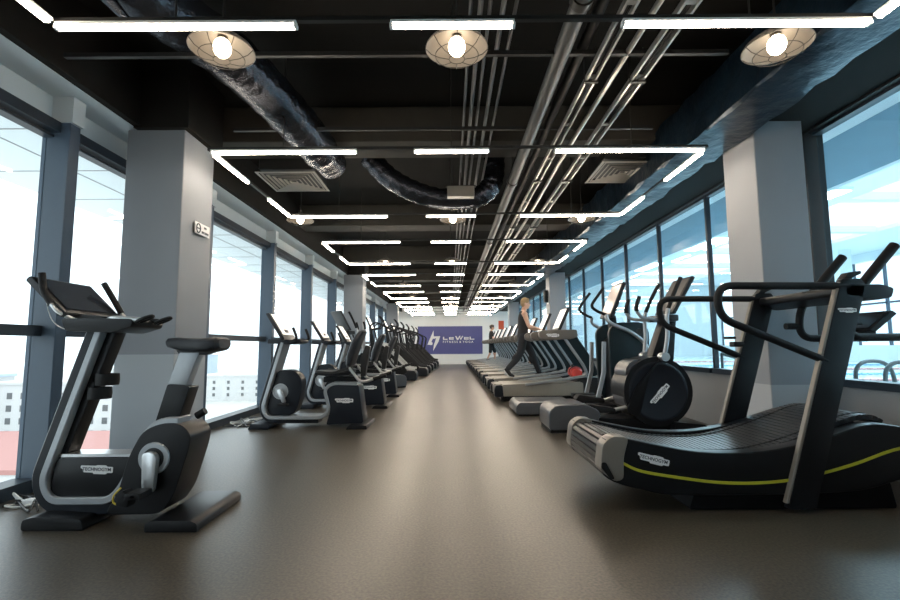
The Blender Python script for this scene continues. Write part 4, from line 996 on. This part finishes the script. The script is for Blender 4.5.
# --- woman further back
WO = (1.90, TY + DT * 8, 0)
WJ = {-1: [(.0, -.08, .84), (-.03, -.09, .47), (-.17, -.09, .13)], 1: [(.0, .08, .84), (.17, .09, .48), (.17, .09, .10)]}
PZ2 = .30
def woman_body(mb):
    z = lambda p: (p[0], p[1], p[2] + PZ2)
    tors = [(.0, .78, .09, .125), (-.005, .85, .115, .16), (.0, .94, .10, .14), (.01, 1.03, .088, .122), (.02, 1.14, .105, .14), (.025, 1.25, .105, .155), (.02, 1.33, .08, .15), (.018, 1.37, .06, .10), (.018, 1.395, .05, .06)]
    mb.loft([ring_e((x, 0, zz + PZ2), rx, ry) for x, zz, rx, ry in tors])
    mb.tube([z((.018, 0, 1.35)), z((.04, 0, 1.47))], [.05, .045], 14)
    L = head(mb, z((.065, 0, 1.545)), .95, R(8))
    for s_ in (-1, 1):
        h, kn, an = WJ[s_]
        P, r = dense([z(h), z(kn), z(an)], [.088, .055, .036], 5); limb(mb, P, r)
        mb.ell(z((kn[0] - .035, kn[1], kn[2] - .12)), (.042, .042, .09))
        limb(mb, [z((an[0] - .04, an[1], .04)), z((an[0] + .03, an[1], .045)), z((an[0] + .12, an[1], .036)), z((an[0] + .17, an[1], .026))], [.033, .035, .033, .022])
        sh = (.015, s_ * .15, 1.32); el_ = (.08, s_ * .20, 1.06); wr = (.29, s_ * .19, 1.02)
        P, r = dense([z(sh), z(el_)], [.048, .036], 5); limb(mb, P, r)
        P, r = dense([z(el_), z(wr)], [.036, .024], 5); limb(mb, P, r)
        hand(mb, z(wr), (1, 0, .05), (.1, 0, -1), (0, -s_ * 1.0, .15), .9)
    return L
woman, Lw = person('woman with tied-up dark hair, dark top and knee-length shorts on a treadmill', WO, woman_body)
eyes(Lw, woman, .95)
mb = MB(); hair_cap(mb, Lw, .98); mb.ell(Lw(-.10, 0, .05), .045); mb.tube([Lw(-.09, 0, 0), Lw(-.115, 0, -.07)], [.03, .012], 10)
remesh(mb, 'hair', 'hairk', woman, .009, 3)
mb = MB(); z = lambda p: (p[0], p[1], p[2] + PZ2)
tors = [(.0, .80, .122, .17), (.0, .90, .118, .16), (.01, 1.02, .104, .138), (.02, 1.14, .118, .152), (.025, 1.25, .118, .164), (.02, 1.32, .094, .158), (.018, 1.37, .072, .11), (.018, 1.385, .06, .07)]
mb.loft([ring_e((x, 0, zz + PZ2), rx, ry) for x, zz, rx, ry in tors])
for s_ in (-1, 1): limb(mb, *dense([z((.015, s_ * .15, 1.32)), z((.06, s_ * .185, 1.15))], [.06, .055], 4))
remesh(mb, 'top', 'cloth', woman, .01, 3)
mb = MB(); mb.loft([ring_e((0, 0, .74 + PZ2), .09, .12), ring_e((0, 0, .80 + PZ2), .12, .165), ring_e((0, 0, .88 + PZ2), .118, .16)])
for s_ in (-1, 1):
    h, kn, an = WJ[s_]; k2 = tuple(kn[i] + (an[i] - kn[i]) * .12 for i in range(3))
    limb(mb, *dense([z(h), z(k2)], [.102, .078], 6))
remesh(mb, 'shorts', 'pants', woman, .01, 3)
for s_ in (-1, 1):
    an = WJ[s_][2]; mb = MB()
    limb(mb, *dense([z((an[0] - .045, an[1], .042)), z((an[0] + .03, an[1], .048)), z((an[0] + .12, an[1], .04)), z((an[0] + .175, an[1], .032))], [.038, .041, .038, .027], 4))
    remesh(mb, 'shoe', 'cloth', woman, .009, 3)

# ------------------------------------------------------------------ pool hall behind the right windows
HX0, HX1 = XR + .14, 24.0
struct(MB().box(HX0, HX1, -8, 42, -.12, -.02).build('floor_pool_hall', 'hallf'))
struct(MB().box(HX0, 3.62, -8, 42, 2.93, 3.05).build('trim_%d' % n_trim, 'hallw')); n_trim += 1
struct(MB().box(3.62, 4.75, -8, 42, 2.93, 3.05).build('ceiling_pool_walkway', 'blueceil'))
struct(MB().box(4.75, 4.85, -8, 42, 2.93, 6.3).build('wall_pool_fascia', 'hallw'))
m = MB(); m.box(4.85, 14.5, -8, 42, 6.2, 6.4); m.box(20.0, HX1 + .2, -8, 42, 6.2, 6.4)
for y in range(-8, 43, 5): m.box(14.5, 20, y - .2, y + .2, 6.2, 6.5)
struct(m.build('ceiling_pool_hall', 'hallw'))
m = MB(); m.box(HX1, HX1 + .2, -8, 42, -.1, .9); m.box(HX1, HX1 + .2, -8, 42, 5.7, 6.3)
struct(m.build('wall_pool_far', 'hallw'))
m = MB()
for y in range(-8, 43, 2): m.box(HX1, HX1 + .15, y - .05, y + .05, .9, 5.7)
m.box(HX1, HX1 + .15, -8, 42, 3.2, 3.3)
w = struct(m.build('window_%d' % nw, 'mull')); nw += 1
MB().box(HX1 + .06, HX1 + .07, -8, 42, .9, 5.7).build('pane', 'glass_l', w)
struct(MB().box(HX0, HX1, 42, 42.2, -.1, 6.3).build('wall_pool_end', 'hallw'))
struct(MB().box(HX0, HX1, -8.2, -8, -.1, 6.3).build('wall_pool_near', 'hallw'))
for y in (2, 10, 18, 26, 34):
    struct(MB().box(21.6, 22.3, y, y + .7, -.05, 6.25).build('trim_%d' % n_trim, 'hallw')); n_trim += 1
for i, (x, y) in enumerate([(x, y) for x in (8.5, 12.5) for y in (3, 10, 17, 24, 31)]):  # glowing fill panels, added only to brighten the hall
    t = thing('hall_fill_panel', 'added flat fill-light panel in the pool hall, %s one along the %s line' % (ordn[i % 5], ['nearer', 'farther'][i // 5]), 'ceiling light', (x, y, 6.2), 0, 'added fill panels in the pool hall')
    MB().box(-1.0, 1.0, -1.6, 1.6, -.1, 0, .01, 1).build('frame', 'white', t); MB().box(-.95, .95, -1.55, 1.55, -.115, -.1).build('diffuser', M['hall_fill'], t)
tag(MB().box(6.5, 20.5, 4, 38, -.06, -.005).build('pool_water', 'water'), 'pale turquoise pool water seen through the right-hand windows', 'water', kind='stuff')
def rope(x0, x1, y, m, lab):
    b = MB(); x = x0
    while x < x1:
        b.cyl((x, y, .035), (x + .16, y, .035), .035, n=8); x += .2
    tag(b.build('lane_rope', m), lab, 'lane rope', 'lane ropes across the pool')
for i, y in enumerate((8.2, 10.4, 12.8, 15.4, 18.4, 22.0, 27.0)):
    rope(6.6, 20.3, y, 'rope_r' if i % 2 == 0 else 'rope_b', '%s floating lane rope across the pool, %s from the camera end' % ('red' if i % 2 == 0 else 'blue', ordn[i]))
t = thing('pool_ladder', 'curved steel pool handrail seen through the nearest right window', 'pool ladder', (6.6, 6.9, -.02))
for y in (0, .5):
    MB().tube(fillet([(-.35, y, 0), (-.35, y, .75), (.2, y, .75), (.3, y, .05)], .25, 6, closed=False), .03, 10).build('rail', 'pipe', t)
t = thing('pool_guardrail', 'sloping steel rail beside the pool through the nearest right window', 'handrail', (5.6, 7.2, -.02))
MB().tube([(-.6, 1.6, .85), (.4, -.6, .25)], .03, 8).build('rail', 'pipe', t)
for (x, y, zz) in ((-.6, 1.6, .85), (-.1, .5, .55), (.4, -.6, .25)): MB().tube([(x, y, 0), (x, y, zz)], .025, 8).build('post', 'pipe', t)

# ------------------------------------------------------------------ outside the left windows
m = MB(); m.box(-5.1, -3.1, YB - 4, YF + 4, 2.92, 3.1)
struct(m.build('ceiling_exterior', 'hallw'))
g = MB()
for y in range(-4, 30, 1): g.box(-5.1, -3.14, y - .008, y + .008, 2.915, 2.922)
g.box(-4.1, -4.085, YB - 4, YF + 4, 2.915, 2.922)
struct(g.build('trim_%d' % n_trim, 'sill')); n_trim += 1
struct(MB().box(-700, -14, -300, 700, -30.2, -30).build('ground', 'ground'))
def building(label, x0, x1, y0, y1, ztop, cols, rows, wm='bldg', roof=None, win=True):
    t = thing('building', label, 'building', ((x0 + x1) / 2, y0, -30))
    MB().box(x0, x1, y0, y1, -30, ztop).build('wall', wm, t, t.location)
    MB().box(x0 - .4, x1 + .4, y0 - .4, y1 + .4, ztop, ztop + .8).build('roof', roof or wm, t, t.location)
    if win:
        fw = (x1 - x0) / cols; w_me = None
        for r_ in range(rows):
            for c_ in range(cols):
                xc = x0 + fw * (c_ + .5); zc = ztop - 3.2 - r_ * 3.6
                if w_me is None:
                    o = MB().box(-.75, .75, -.06, .06, -.9, .9).build('window', 'bwin', t); w_me = o
                else:
                    o = w_me.copy(); COL.objects.link(o)
                o.location = (xc - t.location.x, -.04, zc + 30)
    return t
building('white high-rise with rows of small square windows beyond the foreground bike', -134, -98, 140, 165, -9.5, 9, 6)
building('lower white block with grey windows at the far left', -150, -136, 128, 150, -7.5, 3, 6, 'bldg', 'bblue')
building('low pinkish-roofed building below the foreground bike window', -120, -68, 84, 122, -20.5, 4, 1, 'bldg', 'broof', False)
building('pale blue tower on the hazy skyline beyond the second window', -185, -160, 300, 330, -4.5, 4, 6, 'bblue')
building('pale low block on the hazy skyline right of the blue tower', -150, -100, 280, 310, -16, 6, 3, 'bldg')
building('white slab block on skyline between the window bars', -220, -196, 290, 320, -12, 4, 4, 'bldg')

# ------------------------------------------------------------------ world, camera
w = bpy.data.worlds.new('World'); SC.world = w; w.use_nodes = True
nt = w.node_tree; bg = nt.nodes['Background']
tc = nt.nodes.new('ShaderNodeTexCoord'); sp = nt.nodes.new('ShaderNodeSeparateXYZ'); nt.links.new(tc.outputs['Generated'], sp.inputs[0])
rp = nt.nodes.new('ShaderNodeValToRGB'); rp.color_ramp.elements[0].position = 0.45; rp.color_ramp.elements[0].color = (.82, .90, .95, 1)
rp.color_ramp.elements[1].position = .8; rp.color_ramp.elements[1].color = (.92, .97, 1.0, 1)
mr = nt.nodes.new('ShaderNodeMapRange'); mr.inputs[1].default_value = -1; mr.inputs[2].default_value = 1
nt.links.new(sp.outputs['Z'], mr.inputs[0]); nt.links.new(mr.outputs[0], rp.inputs[0]); nt.links.new(rp.outputs[0], bg.inputs[0])
bg.inputs[1].default_value = 1.9

cam = bpy.data.cameras.new('Camera'); co = bpy.data.objects.new('Camera', cam); COL.objects.link(co)
co.location = (0, 0, 1.0); co.rotation_euler = (R(90) + math.atan(46 / 475), .006, 0)
cam.sensor_width = 36; cam.lens = 475 / 900 * 36; cam.clip_start = .05; cam.clip_end = 1500
SC.camera = co
SC.view_settings.view_transform = 'Standard'; SC.view_settings.look = 'None'
SC.view_settings.exposure = 0.6; SC.view_settings.gamma = 1.0; SC.view_settings.use_curve_mapping = False
